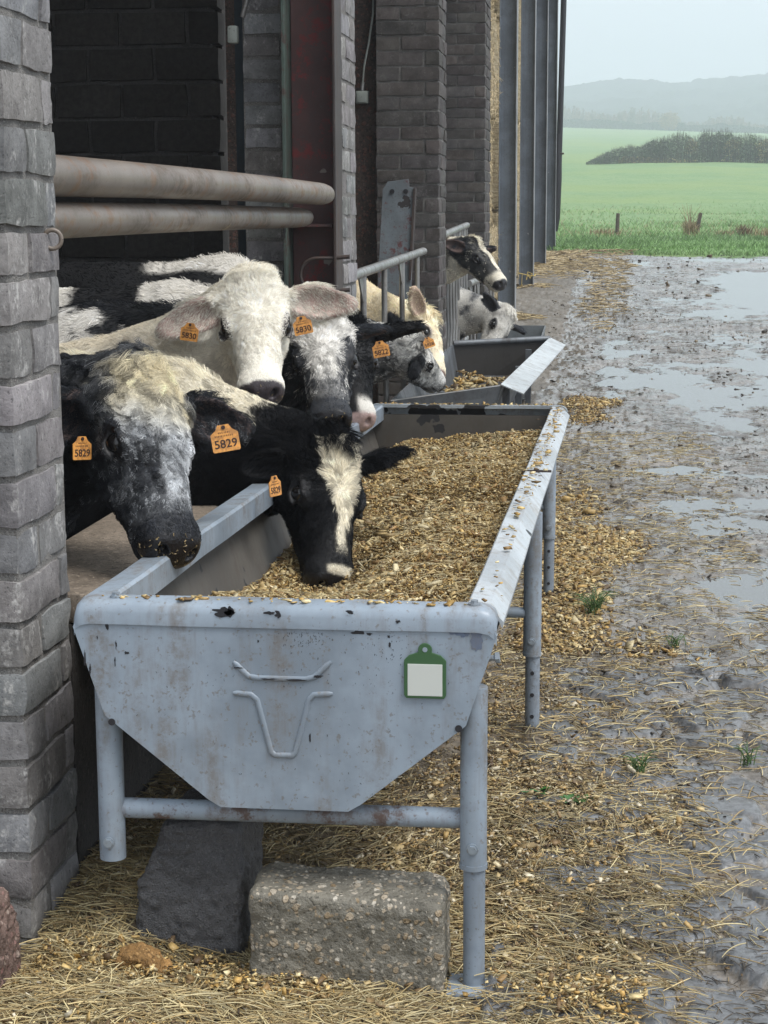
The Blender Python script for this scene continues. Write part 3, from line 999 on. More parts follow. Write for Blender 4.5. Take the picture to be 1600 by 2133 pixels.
jb = thing('junction_box', 'small grey electrical junction box on the dark inner wall', 'junction box', (-1.50, 12.30, 2.25))
m = MB(); m.box((-1.665, 12.33, 2.30), (.085, .07, .085), None, .008); m.build('case', M['plastic'], jb, True)
m = MB(); m.box((-1.665, 12.290, 2.30), (.070, .012, .070), None, .004); m.build('cover', M['plastic'], jb, True)
m = MB(); m.tube([(-1.665, 12.31, 2.345), (-1.66, 12.31, 2.40)], .014, 10); m.build('gland', M['galv'], jb, True)
m = MB(); m.tube([(-1.66, 12.31, 2.39), (-1.65, 12.31, 2.50), (-1.615, 12.3, 2.66), (-1.585, 12.3, 2.85), (-1.575, 12.3, 3.3)], .007, 8); m.build('cable', M['plastic'], jb, True)
lb = thing('wall_socket', 'small dusty socket on the end of a conduit beside the brick column', 'socket', (-1.6, 7.75, 2.3))
m = MB(); m.box((-1.60, 7.72, 2.27), (.045, .05, .075), None, .012); m.build('case', M['plastic'], lb, True)
m = MB(); m.tube([(-1.555, 7.70, 2.34), (-1.52, 7.70, 2.46), (-1.50, 7.7, 2.9)], .011, 10); m.build('conduit', M['galv'], lb, True)

# leaning steel plate by the third pier
pl = thing('steel_plate', 'rusty blue grey steel plate leaning on the brick pier', 'steel plate', (-1.4, 11.9, 1.2))
m = MB()
Rp = np.array(Matrix.Rotation(radians(3), 3, 'Y'))
m.prism([(-.105, 0, -.42), (.125, 0, -.42), (.105, 0, .33), (.075, 0, .335), (.07, 0, .385), (-.07, 0, .36), (-.10, 0, .31)], (0, 0, 0), (0, .01, 0))
V = m.V[0]; m.V[0] = V @ Rp.T + np.array((-1.385, 11.85, 1.36)); m.build('plate', M['plate'], pl, bevel=.002)
m = MB(); m.box((-1.272, 11.88, 1.38), (.014, .09, .60), Rp); m.build('flange', M['iron'], pl)
for dx in (-.04, .05):
    m = MB(); m.tube([(-1.365 + dx, 11.842, 1.66), (-1.365 + dx, 11.849, 1.66)], .016, 12); m.build('bolt_hole', M['black'], pl, True)


def feed_barrier(label, ya, yb, za, zb, n, r0):
    t = thing('feed_barrier', label, 'feed barrier', (-1.17, (ya + yb) / 2, .2), 'tubular feed barriers')
    m = MB(); m.tube([(-1.165, ya, za), (-1.165, yb - .06, zb), (-1.165, yb, zb)], [r0, r0, r0 * .9], 18); m.build('top_rail', M['galv'], t, True)
    m = MB(); m.tube([(-1.165, ya, za - .95), (-1.165, yb, zb - .95)], r0 * .8, 12); m.build('bottom_rail', M['galv'], t, True)
    for k in range(n):
        f = (k + .5) / n
        y = ya + (yb - ya) * f; z = za + (zb - za) * f
        w = (yb - ya) / n
        m = MB(); m.tube([(-1.165, y, z - .02), (-1.165, y, z - .5), (-1.16, y + .03, z - .7), (-1.165, y - .02, z - .95)], .016, 10); m.build('upright', M['galv'], t, True)
        if k % 2 == 0:
            m = MB(); m.prism([(-1.170, y - .16, z - .025), (-1.170, y + .01, z - .025), (-1.170, y, z - .16)], (0, 0, 0), (.008, 0, 0)); m.build('gusset', M['galv'], t)
    return t


feed_barrier('long tubular feed barrier in the second opening, below the leaning plate', 8.2, 11.55, 1.225, 1.275, 4, .025)
feed_barrier('short tubular feed barrier in the opening beyond the dark brick pier', 12.85, 15.2, 1.36, 1.42, 9, .027)
feed_barrier('farther feed barrier whose rail end shows under the raised cow head', 15.4, 19.0, .92, .90, 8, .030)

# ------------------------------------------------------------------ straw bales
def bale(c, s, i, top):
    r = np.random.default_rng(100 + i)
    B, Fq = brick_shape(None, (10, 22, 12))
    h = np.array(s) / 2; p = B * s; rad = .09
    q = np.clip(p, -(h - rad), h - rad); d = p - q; L = np.linalg.norm(d, axis=1)[:, None]
    p = q + np.where(L > 1e-9, d / (L + 1e-12) * rad * np.minimum(1, L / rad) ** .6, 0) + np.asarray(c)
    p = p + .03 * np.stack([vnoise(p, 2.5, 1), vnoise(p, 2.5, 2), vnoise(p, 2.5, 3)], 1) + .012 * np.stack([vnoise(p, 11, 4), vnoise(p, 11, 5), vnoise(p, 11, 6)], 1)
    o = np_mesh('straw_bale', p, Fq, M['bale'], None, True)
    n = 2600
    # loose stalks over the faces that show
    f = r.integers(0, 3, n)
    u, v = r.uniform(-1, 1, n), r.uniform(-1, 1, n)
    P0 = np.where((f == 0)[:, None], np.stack([h[0] + 0 * u, u * h[1], v * h[2]], 1), np.where((f == 1)[:, None], np.stack([u * h[0], -h[1] + 0 * u, v * h[2]], 1), np.stack([h[0] + 0 * u, u * h[1], v * h[2]], 1))) + np.asarray(c)
    dr = unit_rows(np.stack([r.normal(.02, .12, n), r.normal(0, 1, n), r.normal(0, .35, n)], 1))
    k = np.linspace(0, 1, 3)[None, :, None]
    L = r.uniform(.03, .09, (n, 1, 1))
    P = P0[:, None] + dr[:, None] * k * L + np.array((0, 0, -1)) * k ** 2 * L * .25 + (.012, 0, 0)
    hair_obj('loose_straw', P, np.array([.0025, .0022, .0012]), np.array((.55, .45, .28)) * r.uniform(.5, 1.3, (n, 1)), M['straw'], o)
    return o


t = NT('packed_straw', .8, .3)
g = t.noise(7, 6, .75, (1, .25, 3.5)); g2 = t.noise(60, 4, .7, (1, .35, 1.6)); 
wv = t.n('TexWave'); wv.wave_type = 'BANDS'; wv.bands_direction = 'Z'
wv.inputs['Scale'].default_value = 5.5; wv.inputs['Distortion'].default_value = 3.0; wv.inputs['Detail'].default_value = 3
t.l(t.pos(), wv.inputs['Vector'])
c = t.mix(t.ramp(g, .3, .7), (.42, .34, .21), (.60, .51, .34))
c = t.mix(t.ramp(g2, .4, .7, 0, .75), c, (.22, .165, .09))
c = t.mix(t.ramp(wv.outputs['Fac'], .0, .25, .45, 0), c, (.2, .15, .08))
t.set('Base Color', c); t.bump(t.math('ADD', g2, g), 1.0, .03)
M['bale'] = t.m
STK = ['bottom', 'second', 'third', 'fourth', 'topmost']
WH = ['stack next to the farthest brick pier', 'stack behind the first steel post', 'stack behind the second steel post', 'stack behind the third steel post']
bi = 0
for a in range(4):
    y0 = 19.1 + a * 4.0
    zb = float(macro(np.array(-1.5), np.array(y0)))
    for l in range(5):
        rr = random.Random(bi)
        prop(bale((-1.87 + rr.uniform(-.04, .04) + (.06 if l == 4 else 0), y0, zb + .56 + l * 1.12), (1.22, 2.45 if a == 0 else 3.0, 1.1), bi, l == 4),
             '%s bale of the straw %s' % (STK[l], WH[a]), 'straw bale', 'stacked straw bales')
        bi += 1
# twine round the second post
m = MB()
zt = .66
m.tube([(-1.19, 24.90, zt + .05), (-1.10, 24.90, zt + .03), (-.975, 24.90, zt + .01), (-.96, 25.1, zt + .02), (-1.2, 25.1, zt + .05), (-1.19, 24.90, zt + .05)], .008, 6)
m.tube([(-1.06, 24.88, zt + .03), (-1.03, 24.86, zt - .02), (-1.0, 24.87, zt + .04), (-1.06, 24.87, zt + .07), (-1.08, 24.86, zt - .04)], .008, 6)
m.tube([(-1.14, 24.88, zt + .03), (-1.15, 24.86, zt - .2), (-1.08, 24.86, zt - .35)], .005, 6)
tw = NT('twine', .7); tw.set('Base Color', (.50, .38, .13))
prop(m.build('twine', tw.m, None, True), 'yellow twine knotted round the second steel post', 'twine')
# ------------------------------------------------------------------ troughs, stones
XL = lambda y: -1.010 + (y - 3.25) * .026
XR = lambda y: -.190 + (y - 3.28) * .0155
TZ = .772
trough = thing('feed_trough', 'long blue grey steel feed trough full of chopped feed, nearest the camera', 'feed trough', (-.6, 5.0, 0), 'steel feed troughs')
YF, YB = 3.25, 6.86


def sect(y, dz=0.0, ins=0.0):
    a, b = XL(y) + ins, XR(y) - ins
    w = b - a
    c = (a + b) / 2
    return np.array([(a, y, .735 + dz), (a + .060, y, .54 + dz), (c - .138, y, .370 + dz + ins), (c + .138, y, .370 + dz + ins), (b - .060, y, .54 + dz), (b, y, .735 + dz)])


# front panel: pressed plate with rounded edges
def panel(y, th, name, mat, top=TZ, inner=False):
    a, b = XL(y), XR(y)
    c = (a + b) / 2
    poly = [(a + .012, y, top - .030), (a, y, top - .052), (a + .058, y, .545), (c - .150, y, .382), (c - .125, y, .367), (c + .125, y, .367), (c + .150, y, .382), (b - .058, y, .545), (b, y, top - .052), (b - .012, y, top - .030)]
    m = MB(); m.prism(poly, (0, 0, 0), (0, th, 0))
    return m


m = panel(YF, .022, 'front_panel', M['trough'])
fp = m.build('end_panel', M['trough'], trough, smooth=True); 
md = fp.modifiers.new('b', 'BEVEL'); md.width = .014; md.segments = 3; md.limit_method = 'ANGLE'; md.angle_limit = radians(50)
# rolled lip of the front panel
def lip(y, sgn, name='lip'):
    a, b = XL(y), XR(y)
    prof = [(0, -.045), (0, -.022), (.004, -.009), (.013, -.001), (.026, .002), (.058, .002), (.058, -.010), (.02, -.012), (.012, -.045)]
    xs = np.concatenate([[a + .001, a + .006, a + .016], np.linspace(a + .034, b - .034, 30), [b - .016, b - .006, b - .001]])
    dr = np.concatenate([[.026, .012, .004], np.zeros(30), [.004, .012, .026]])
    V = []
    for x, d in zip(xs, dr):
        for py, pz in prof:
            V.append((x, y + sgn * py + d * .3, TZ + pz - d))
    n = len(prof)
    F = []
    for i in range(len(xs) - 1):
        for j in range(n):
            k = (j + 1) % n
            F.append((i * n + j, i * n + k, (i + 1) * n + k, (i + 1) * n + j))
    F.append(tuple(range(n))); F.append(tuple(range((len(xs) - 1) * n, len(xs) * n)))
    V = np.array(V)
    V[:, 2] += .0015 * vnoise(V, 9, 3)
    m = MB(); m.add(V, F)
    return m.build(name, M['trough'], trough, smooth=True)


lip(YF - .004, 1)
m = MB(); m.prism([(XL(YB), YB, .735), (XL(YB) + .06, YB, .54), (-.66, YB, .37), (-.39, YB, .37), (XR(YB) - .06, YB, .54), (XR(YB), YB, .735)], (0, 0, 0), (0, .02, 0))
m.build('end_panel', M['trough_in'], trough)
lip(YB + .055, -1).data.materials[0] = M['rim_far']
# side sheets: the folded shell of the trough
ys = np.linspace(YF + .02, YB, 30)
S0 = np.array([sect(y) for y in ys]); S1 = np.array([sect(y, .004, .006) for y in ys])
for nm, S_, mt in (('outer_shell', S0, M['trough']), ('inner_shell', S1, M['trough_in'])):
    np_mesh(nm, S_.reshape(-1, 3) + .002 * vnoise(S_.reshape(-1, 3), 6, 4)[:, None], grid_faces(30, 6), mt, trough, False)
# rims along both sides: folded box rails
for nm, X, sg in (('side_rim', XL, 1), ('side_rim', XR, -1)):
    m = MB()
    ya, yb = YF + .05, YB + .005
    P = []
    prof = [(-.004, -.050), (-.006, -.014), (.006, .0), (.060, .004), (.066, -.002), (.066, -.055), (.058, -.055), (.056, -.008), (.008, -.010), (.006, -.05)]
    if sg < 0:
        prof = [(-.006, -.046), (-.008, -.032), (.018, -.001), (.058, .004), (.062, .0), (.062, -.03), (.058, -.03), (.055, -.006), (.020, -.010), (-.002, -.034)]
    yy = np.linspace(ya, yb, 16)
    n = len(prof)
    V = [(X(y) + sg * px, y, TZ - .004 + pz) for y in yy for px, pz in prof]
    F = [(i * n + j, i * n + (j + 1) % n, (i + 1) * n + (j + 1) % n, (i + 1) * n + j) for i in range(15) for j in range(n)]
    F += [tuple(range(n)), tuple(range(15 * n, 16 * n))]
    V = np.array(V); V[:, 2] += .002 * vnoise(V, 4, 8); V[:, 0] += .002 * vnoise(V, 3, 9)
    m.add(V, F)
    m.build(nm, M['rim'] if sg < 0 else M['rim_l'] if 'rim_l' in M else M['trough'], trough)
# seam on the outer rim
m = MB(); m.box((XR(5.1) - .025, 5.1, TZ - .001), (.085, .012, .006)); m.build('rim_seam', M['iron'], trough)


def ridge(pts, name='emblem'):
    """a pressed ridge along a line on the end panel, a shallow half-round with rounded ends"""
    m = MB()
    P = np.array([(x, YF - .0005, z) for x, z in pts])
    Q = []
    for a, b in zip(P[:-1], P[1:]):
        Q += [a + (b - a) * k for k in np.linspace(0, 1, 6)[:-1]]
    Q.append(P[-1]); Q = np.array(Q)
    r = np.full(len(Q), .0056); r[0] = r[-1] = .003
    m.tube(Q, r, 12)
    V = m.V[0]; V[:, 1] = YF - .0005 + (V[:, 1] - (YF - .0005)) * .6
    return m


e = ridge([(-.695, .659), (-.666, .631), (-.648, .628), (-.556, .628), (-.538, .633), (-.506, .664)])
e2 = ridge([(-.697, .597), (-.662, .595), (-.650, .585), (-.624, .482), (-.617, .476), (-.583, .476), (-.577, .482), (-.549, .588), (-.540, .598), (-.503, .601)])
e.add(e2.V[0], e2.F)
e.build('emblem', M['trough'], trough, True)['label'] = 'pressed outline of a horned cattle head'
# paint chips and scrapes on the front, each its own dark patch lying 0.6 mm proud
def chip_patch(m, cx, cz, w, h, seed, rag=.35, dy=.0006, yy=None, tilt=0.0):
    n = 22
    a = np.linspace(0, 2 * pi, n, endpoint=False)
    pn = np.stack([np.cos(a), np.sin(a), np.full(n, seed)], 1)
    rr = 1 + rag * vnoise(pn, 2.2, seed) + rag * .6 * vnoise(pn, 5.5, seed + 3)
    y = (YF if yy is None else yy) - dy
    P = np.stack([cx + w / 2 * rr * np.cos(a), np.full(n, y), cz + h / 2 * rr * np.sin(a)], 1)
    P[:, 1] += tilt * (P[:, 2] - cz)
    c = P.mean(0)
    V = np.vstack([P, c]); F = [(i, (i + 1) % n, n) for i in range(n)]
    m.add(V, F)


m = MB()
for i, (px, pz, w, h) in enumerate([(-.712, .7565, .036, .016), (-.700, .757, .018, .018), (-.622, .757, .020, .007), (-.606, .754, .013, .013), (-.468, .762, .015, .007), (-.377, .746, .009, .006)]):
    chip_patch(m, px, pz, w, h, 11 + i, .45, .0052)
for i, (px, pz, w, h) in enumerate([(-.905, .671, .011, .006), (-.646, .7, .004, .005), (-.455, .722, .022, .008), (-.432, .720, .010, .006), (-.395, .716, .006, .006), (-.447, .731, .012, .003), (-.393, .700, .005, .012), (-.942, .722, .006, .012), (-.962, .7, .003, .008),
                                     (-.925, .687, .003, .014), (-.928, .655, .003, .02), (-.988, .66, .004, .03), (-.978, .635, .004, .02), (-.626, .6275, .030, .003), (-.575, .627, .040, .003), (-.530, .635, .016, .006), (-.685, .648, .022, .003), (-.548, .512, .003, .022), (-.612, .481, .01, .003)]):
    chip_patch(m, px, pz, w, h, 31 + i, .5, .0006 if not (.625 < pz < .67 and -.7 < px < -.5) else .0044)
chip_parts = [m.build('chips', M['black'])]
m = MB()
for i, (px, pz, w, h) in enumerate([(-.262, .738, .05, .024), (-.228, .720, .022, .05), (-.255, .725, .03, .012), (-.300, .742, .05, .010), (-.236, .742, .03, .02)]):
    chip_patch(m, px, pz, w, h, 61 + i, .5, .0008)
chip_parts.append(m.build('chips', M['slate']))
# scuffs: many tiny dark scratches in a few clouds
r = random.Random(2)
m = MB()
for (cx, cz, sx, sz, n) in ((-.555, .715, .03, .016, 130), (-.38, .70, .035, .025, 60), (-.60, .625, .10, .012, 50), (-.30, .60, .04, .04, 25), (-.62, .43, .16, .05, 20), (-.8, .6, .12, .09, 20), (-.45, .52, .12, .08, 15)):
    for _ in range(n):
        x, z = r.gauss(cx, sx), r.gauss(cz, sz)
        if not (.39 < z < .72 and -.92 < x < -.28): continue
        L = r.uniform(.001, .004)
        m.box((x, YF - .0003, z), (r.uniform(.0005, .0014), .0004, L), np.array(Matrix.Rotation(r.gauss(.2, .5), 3, 'Y')))
chip_parts.append(m.build('chips', M['scuff']))


def merge_into(o, others):
    """marks on a surface belong to its own mesh"""
    bm = bmesh.new(); bm.from_mesh(o.data)
    for q in others:
        k = len(bm.faces); o.data.materials.append(q.data.materials[0]); mi = len(o.data.materials) - 1
        bm.from_mesh(q.data); bm.faces.ensure_lookup_table()
        for f in bm.faces[k:]:
            f.material_index = mi
        bpy.data.objects.remove(q)
    bm.to_mesh(o.data); bm.free()


merge_into(fp, chip_parts)

# green tag hung on the panel (its printed code is left out)
tg = thing('green_tag', 'green plastic tag with a pale blank panel stuck on the trough front', 'tag', (-.324, YF - .006, .66))
m = MB()
cx, cz = -.3255, .6465
poly = [(-.040, -.042), (-.036, -.048), (.036, -.048), (.040, -.042), (.040, .026), (.030, .036), (.014, .041)]
an = np.linspace(-.3, pi + .3, 11)
poly += [(.0135 * cos(t), .046 + .0135 * sin(t)) for t in an]
poly += [(-.014, .041), (-.030, .036), (-.040, .026)]
m.prism([(cx + a, YF - .0065, cz + b) for a, b in poly], (0, 0, 0), (0, .004, 0)); m.build('plate', M['green'], tg, bevel=.0012)
m = MB(); m.box((cx, YF - .0068, cz - .012), (.066, .0012, .062)); m.build('panel', M['pale'], tg, bevel=.001)
m = MB(); m.tube([(cx, YF - .0072, cz + .047), (cx, YF - .0062, cz + .047)], .0048, 14); m.build('hole', M['trough'], tg, True)


def leg(x, y, z1, zs, z0, name, rust=False):
    m = MB(); m.tube([(x, y, z1), (x, y, zs)], .0262, 20); lg = m.build(name, M['trough'], trough, True)
    if z0 is not None:
        m = MB(); m.tube([(x + .002, y, zs + .02), (x + .002, y, z0 + .22), (x + .002, y, z0 + .005)], .0215, 18); m.build('inner_tube', M['legs'], lg, True)
        m = MB(); m.tube([(x, y, zs + .004), (x, y, zs - .006)], .0275, 20); m.build('collar', M['trough'], lg, True)
        m = MB(); m.box((x, y - .01, z0 + .012), (.098, .098, .009), None, .003); m.build('foot_plate', M['legs'], lg)
    m = MB(); m.tube([(x, y - .026, zs + .04), (x, y - .0345, zs + .04)], .0085, 6); m.tube([(x, y - .026, zs + .04), (x, y - .029, zs + .04)], .0115, 14); m.build('bolt', M['bolt'], lg, True)
    return lg


M['legs'] = m_paint('leg_paint', (.27, .32, .38), amt=.6, dirt=(.12, .11, .1), rough=.4, chips=.66, chip=(.055, .055, .058))
leg(-.236, 3.292, .612, .255, -.004, 'leg')
leg(-.958, 3.300, .605, .237, None, 'leg')
m = MB(); m.tube([(-.965, 3.31, .338), (-.237, 3.31, .342)], .0205, 18); cb = m.build('crossbar', M['crossbar'] if 'crossbar' in M else M['trough'], trough, True)
for y, z1 in ((5.04, .66), (6.95, .66)):
    lg = leg(-.193 if y < 6 else -.205, y, z1, .245, -.02, 'leg')
    m = MB()
    for zz in (.19, .125, .06):
        m.tube([(-.191 if y < 6 else -.203, y - .0207, zz), (-.191 if y < 6 else -.203, y - .0225, zz)], .006, 10)
    m.build('pin_holes', M['black'], lg)
    m = MB(); m.tube([(-.33, y, .365), (-.20, y, .365)], .016, 12); m.build('stub_tube', M['trough'], lg, True)
    m = MB(); m.tube([(-.93, y, .36), (-.33, y, .36)], .019, 12); m.build('crossbar', M['trough'], trough, True)
    leg(-.94, y, .6, .24, -.02, 'leg')
for x, z in ((-.938, .532), (-.262, .540)):
    m = MB(); m.tube([(x, YF - .002, z), (x, YF + .002, z)], .007, 12); m.build('drain_hole', M['black'], trough, True)
for x in (-.93, -.235):
    m = MB(); m.tube([(x, YF + .028, TZ), (x, YF + .028, TZ + .006)], .012, 12); m.tube([(x, YF + .028, TZ + .006), (x, YF + .028, TZ + .012)], .008, 6); m.build('rim_bolt', M['bolt'], trough, True)
m = MB(); m.tube([(-.218, YF + .05, .665), (-.188, YF + .05, .668)], .006, 8); m.tube([(-.196, YF + .05, .667), (-.188, YF + .05, .668)], .011, 6); m.build('side_bolt', M['bolt'], trough, True)

# ---- second trough: sheet steel box with a flared lip
t2 = thing('feed_trough', 'low dark sheet steel trough with a pale flared lip beyond the near trough', 'feed trough', (-.75, 11, 0), 'steel feed troughs')
A, B, Cc, D = np.array((-1.10, 9.20, .545)), np.array((-.535, 9.35, .615)), np.array((-.386, 12.8, .625)), np.array((-1.06, 12.6, .60))
def sheet(name, quad, nrm, th, mat):
    q = np.array(quad); m = MB(); m.prism(q, (0, 0, 0), np.asarray(nrm) * th); return m.build(name, mat, t2)
lowA, lowB, lowC, lowD = (-1.0, 9.25, .22), (-.66, 9.40, .22), (-.56, 12.75, .24), (-1.0, 12.6, .24)
sheet('end_panel', [A, B, lowB, lowA], (0, -1, 0), .008, M['galv_dark'])
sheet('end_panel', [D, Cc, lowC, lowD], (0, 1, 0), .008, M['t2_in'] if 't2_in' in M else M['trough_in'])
sheet('side_panel', [B, Cc, lowC, lowB], (1, 0, 0), .008, M['galv_dark'])
sheet('side_panel', [A, D, lowD, lowA], (-1, 0, 0), .008, M['galv_dark'])
sheet('bottom_panel', [lowA, lowB, lowC, lowD], (0, 0, -1), .008, M['galv_dark'])
sheet('flared_lip', [B + (0, -.02, .004), Cc + (0, .05, .004), Cc + (.115, .0, -.045), B + (.120, -.06, -.040)], (0, 0, 1), .006, M['lip2'] if 'lip2' in M else M['galv'])
m = MB(); m.tube([D + (0, 0, .004), Cc + (0, 0, .004)], .022, 10); m.build('rim_tube', M['galv_dark'], t2, True)
m = MB(); m.tube([A + (0, 0, .0), B + (0, 0, .0)], .006, 8); m.build('rim_edge', M['galv'], t2, True)
for y in (9.6, 11.0, 12.4):
    m = MB(); m.box((-.52, y, .28), (.04, .05, .6)); m.build('leg', M['galv_dark'], t2)
    m = MB(); m.box((-1.0, y, .2), (.04, .05, .44)); m.build('leg', M['galv_dark'], t2)
t3 = thing('feed_trough', 'broken edged grey plastic trough, the farthest of the three', 'feed trough', (-.8, 14.6, 0), 'steel feed troughs')
zb = .12
m = MB()
rim = [(-1.08, .54), (-.63, .545), (-.60, .50), (-.575, .515), (-.56, .46), (-.53, .45)]
m.prism([(-1.08, 15.3, zb), (-.63, 15.3, zb)] + [(-.505, 15.3, .30), (-.505, 15.3, .57), (-1.08, 15.3, .57)], (0, 0, 0), (0, .012, 0)); m.build('end_panel', M['plastic3'], t3)
m = MB(); m.prism([(-.505, 15.3, .57), (-.515, 14.2, .50), (-.51, 14.0, .40), (-.52, 13.8, .36), (-.515, 13.5, .30), (-.6, 13.5, zb), (-.6, 15.3, zb)], (0, 0, 0), (.012, 0, 0)); m.build('side_panel', M['plastic3'], t3)
m = MB(); m.box((-.85, 14.4, zb + .01), (.5, 1.8, .02)); m.build('bottom_panel', M['plastic3'], t3)
# supports by the second trough
m = MB(); m.box((-.40, 10.3, .13), (.14, .16, .22), np.array(Matrix.Rotation(.2, 3, 'Z')), .012)
prop(m.build('wood_block', M['stone_dark'], None, True), 'dark wet timber block beside the second trough', 'block')
m = MB(); m.tube([(-.36, 11.0, .02), (-.36, 11.0, .30)], .07, 14)
prop(m.build('stump', M['stone_dark'], None, True), 'dark round stump behind the timber block', 'stump')
m = MB(); m.box((-.46, 9.15, .20), (.015, .05, .40)); m.box((-.43, 9.1, .05), (.12, .08, .015))
prop(m.build('plastic_strip', M['blue'], None), 'blue plastic strip standing beside the second trough', 'plastic strip')


# ---- stones
def rock(name, poly, y0, y1, mat, label, cat, n=26, rough=.006, rad=.03, seed=0, lf=1.0):
    """a cut stone: outline in x-z, run from y0 to y1, edges worn round"""
    bm = bmesh.new()
    P = np.array(poly, float)
    vs = [bm.verts.new((x, y0, z)) for x, z in P]; ws = [bm.verts.new((x, y1, z)) for x, z in P]
    k = len(P)
    bm.faces.new(vs); bm.faces.new(ws[::-1])
    for i in range(k):
        bm.faces.new((vs[i], ws[i], ws[(i + 1) % k], vs[(i + 1) % k]))
    bmesh.ops.recalc_face_normals(bm, faces=bm.faces[:])
    bmesh.ops.bevel(bm, geom=bm.edges[:], offset=rad, segments=4, affect='EDGES', profile=.5)
    bmesh.ops.triangulate(bm, faces=bm.faces[:])
    for _ in range(5):
        bmesh.ops.subdivide_edges(bm, edges=[e for e in bm.edges if e.calc_length() > .008], cuts=1, use_grid_fill=True)
        bmesh.ops.triangulate(bm, faces=bm.faces[:])
    bm.normal_update()
    V = np.array([v.co[:] for v in bm.verts]); N = np.array([v.normal[:] for v in bm.verts])
    d = lf * (.45 * vnoise(V, 9, seed) + .4 * vnoise(V, 28, seed + 1)) + .4 * vnoise(V, 70, seed + 2) + .35 * vnoise(V, 130, seed + 3)
    V = V + N * (d * rough)[:, None]
    F = [tuple(v.index for v in f.verts) for f in bm.faces]
    bm.free()
    return prop(np_mesh(name, V, F, mat, None, True), label, cat)


rock('stone_block', [(-.925, -.03), (-.706, -.03), (-.700, .300), (-.74, .308), (-.868, .300), (-.878, .255), (-.922, .165)], 3.33, 3.56, M['stone_dark'], 'dark rough stone block standing on end under the trough', 'stone block', seed=3, rough=.009, rad=.016, lf=.3)
rock_unused = lambda *a, **k: None
rock_unused('stone_block', [(-.672, -.02), (-.292, -.035), (-.288, .180), (-.30, .196), (-.64, .206), (-.668, .180)], 3.22, 3.40, M['stone_mix'], 'pebbly washed concrete block lying flat under the trough', 'stone block', seed=9, rough=.006, rad=.024, lf=.7)
rock('red_stone', [(-1.46, -.1), (-1.125, -.1), (-1.118, .02), (-1.12, .15), (-1.135, .205), (-1.17, .218), (-1.46, .212)], 2.93, 3.20, M['stone_red'], 'reddish worn stone at the foot of the grey brick pier', 'stone', seed=15, rough=.009, rad=.022)
rock('feed_lump', [(-.915, .05), (-.83, .02), (-.83, .055), (-.865, .088), (-.895, .092), (-.918, .075)], 3.17, 3.22, M['lump'] if 'lump' in M else M['sill'], 'crumbling orange lump of feed at the foot of the dark stone', 'feed lump', seed=21, rough=.016, rad=.010)

# the washed concrete block: a squared block with worn edges
B, Fq = brick_shape(None, (64, 34, 40))
bs_ = np.array((.384, .18, .225)); h = bs_ / 2; p = B * bs_; rad = .020
q = np.clip(p, -(h - rad), h - rad); d = p - q; L = np.linalg.norm(d, axis=1)[:, None]
p = q + np.where(L > 1e-9, d / (L + 1e-12) * rad * np.minimum(1, L / rad) ** .6, 0)
nrm = unit_rows(p / h * (np.abs(p / h) > .8) + 1e-6 * p)
pw = p + np.array((-.480, 3.315, .0875))
dd = .0035 * vnoise(pw, 9, 41) + .0030 * vnoise(pw, 30, 42) + .0024 * vnoise(pw, 75, 43) + .0016 * vnoise(pw, 140, 44)
dd = dd - .012 * sst(.35, .8, vnoise(pw, 14, 45)) * (np.sum(np.abs(p / h) > .82, axis=1) >= 2)
pw = pw + nrm * dd[:, None]
pw[:, 2] += .012 * (pw[:, 0] + .48) / .384 * -1
prop(np_mesh('stone_block', pw, Fq, M['stone_mix'], None, True), 'pebbly washed concrete block lying flat under the trough', 'stone block')
# ------------------------------------------------------------------ cattle
def d_ell(p, c, r, R=None):
    q = p - np.asarray(c)
    if R is not None:
        q = q @ R
    r = np.asarray(r)
    k0 = np.sqrt(((q / r) ** 2).sum(-1)) + 1e-9
    k1 = np.sqrt(((q / (r * r)) ** 2).sum(-1)) + 1e-9
    return k0 * (k0 - 1) / k1


def d_cap(p, a, b, ra, rb, sq=None):
    a = np.asarray(a, float); b = np.asarray(b, float)
    ab = b - a
    h = np.clip(((p - a) @ ab) / (ab @ ab), 0, 1)
    q = p - a - h[..., None] * ab
    return np.sqrt((q * q).sum(-1)) - (ra + (rb - ra) * h)


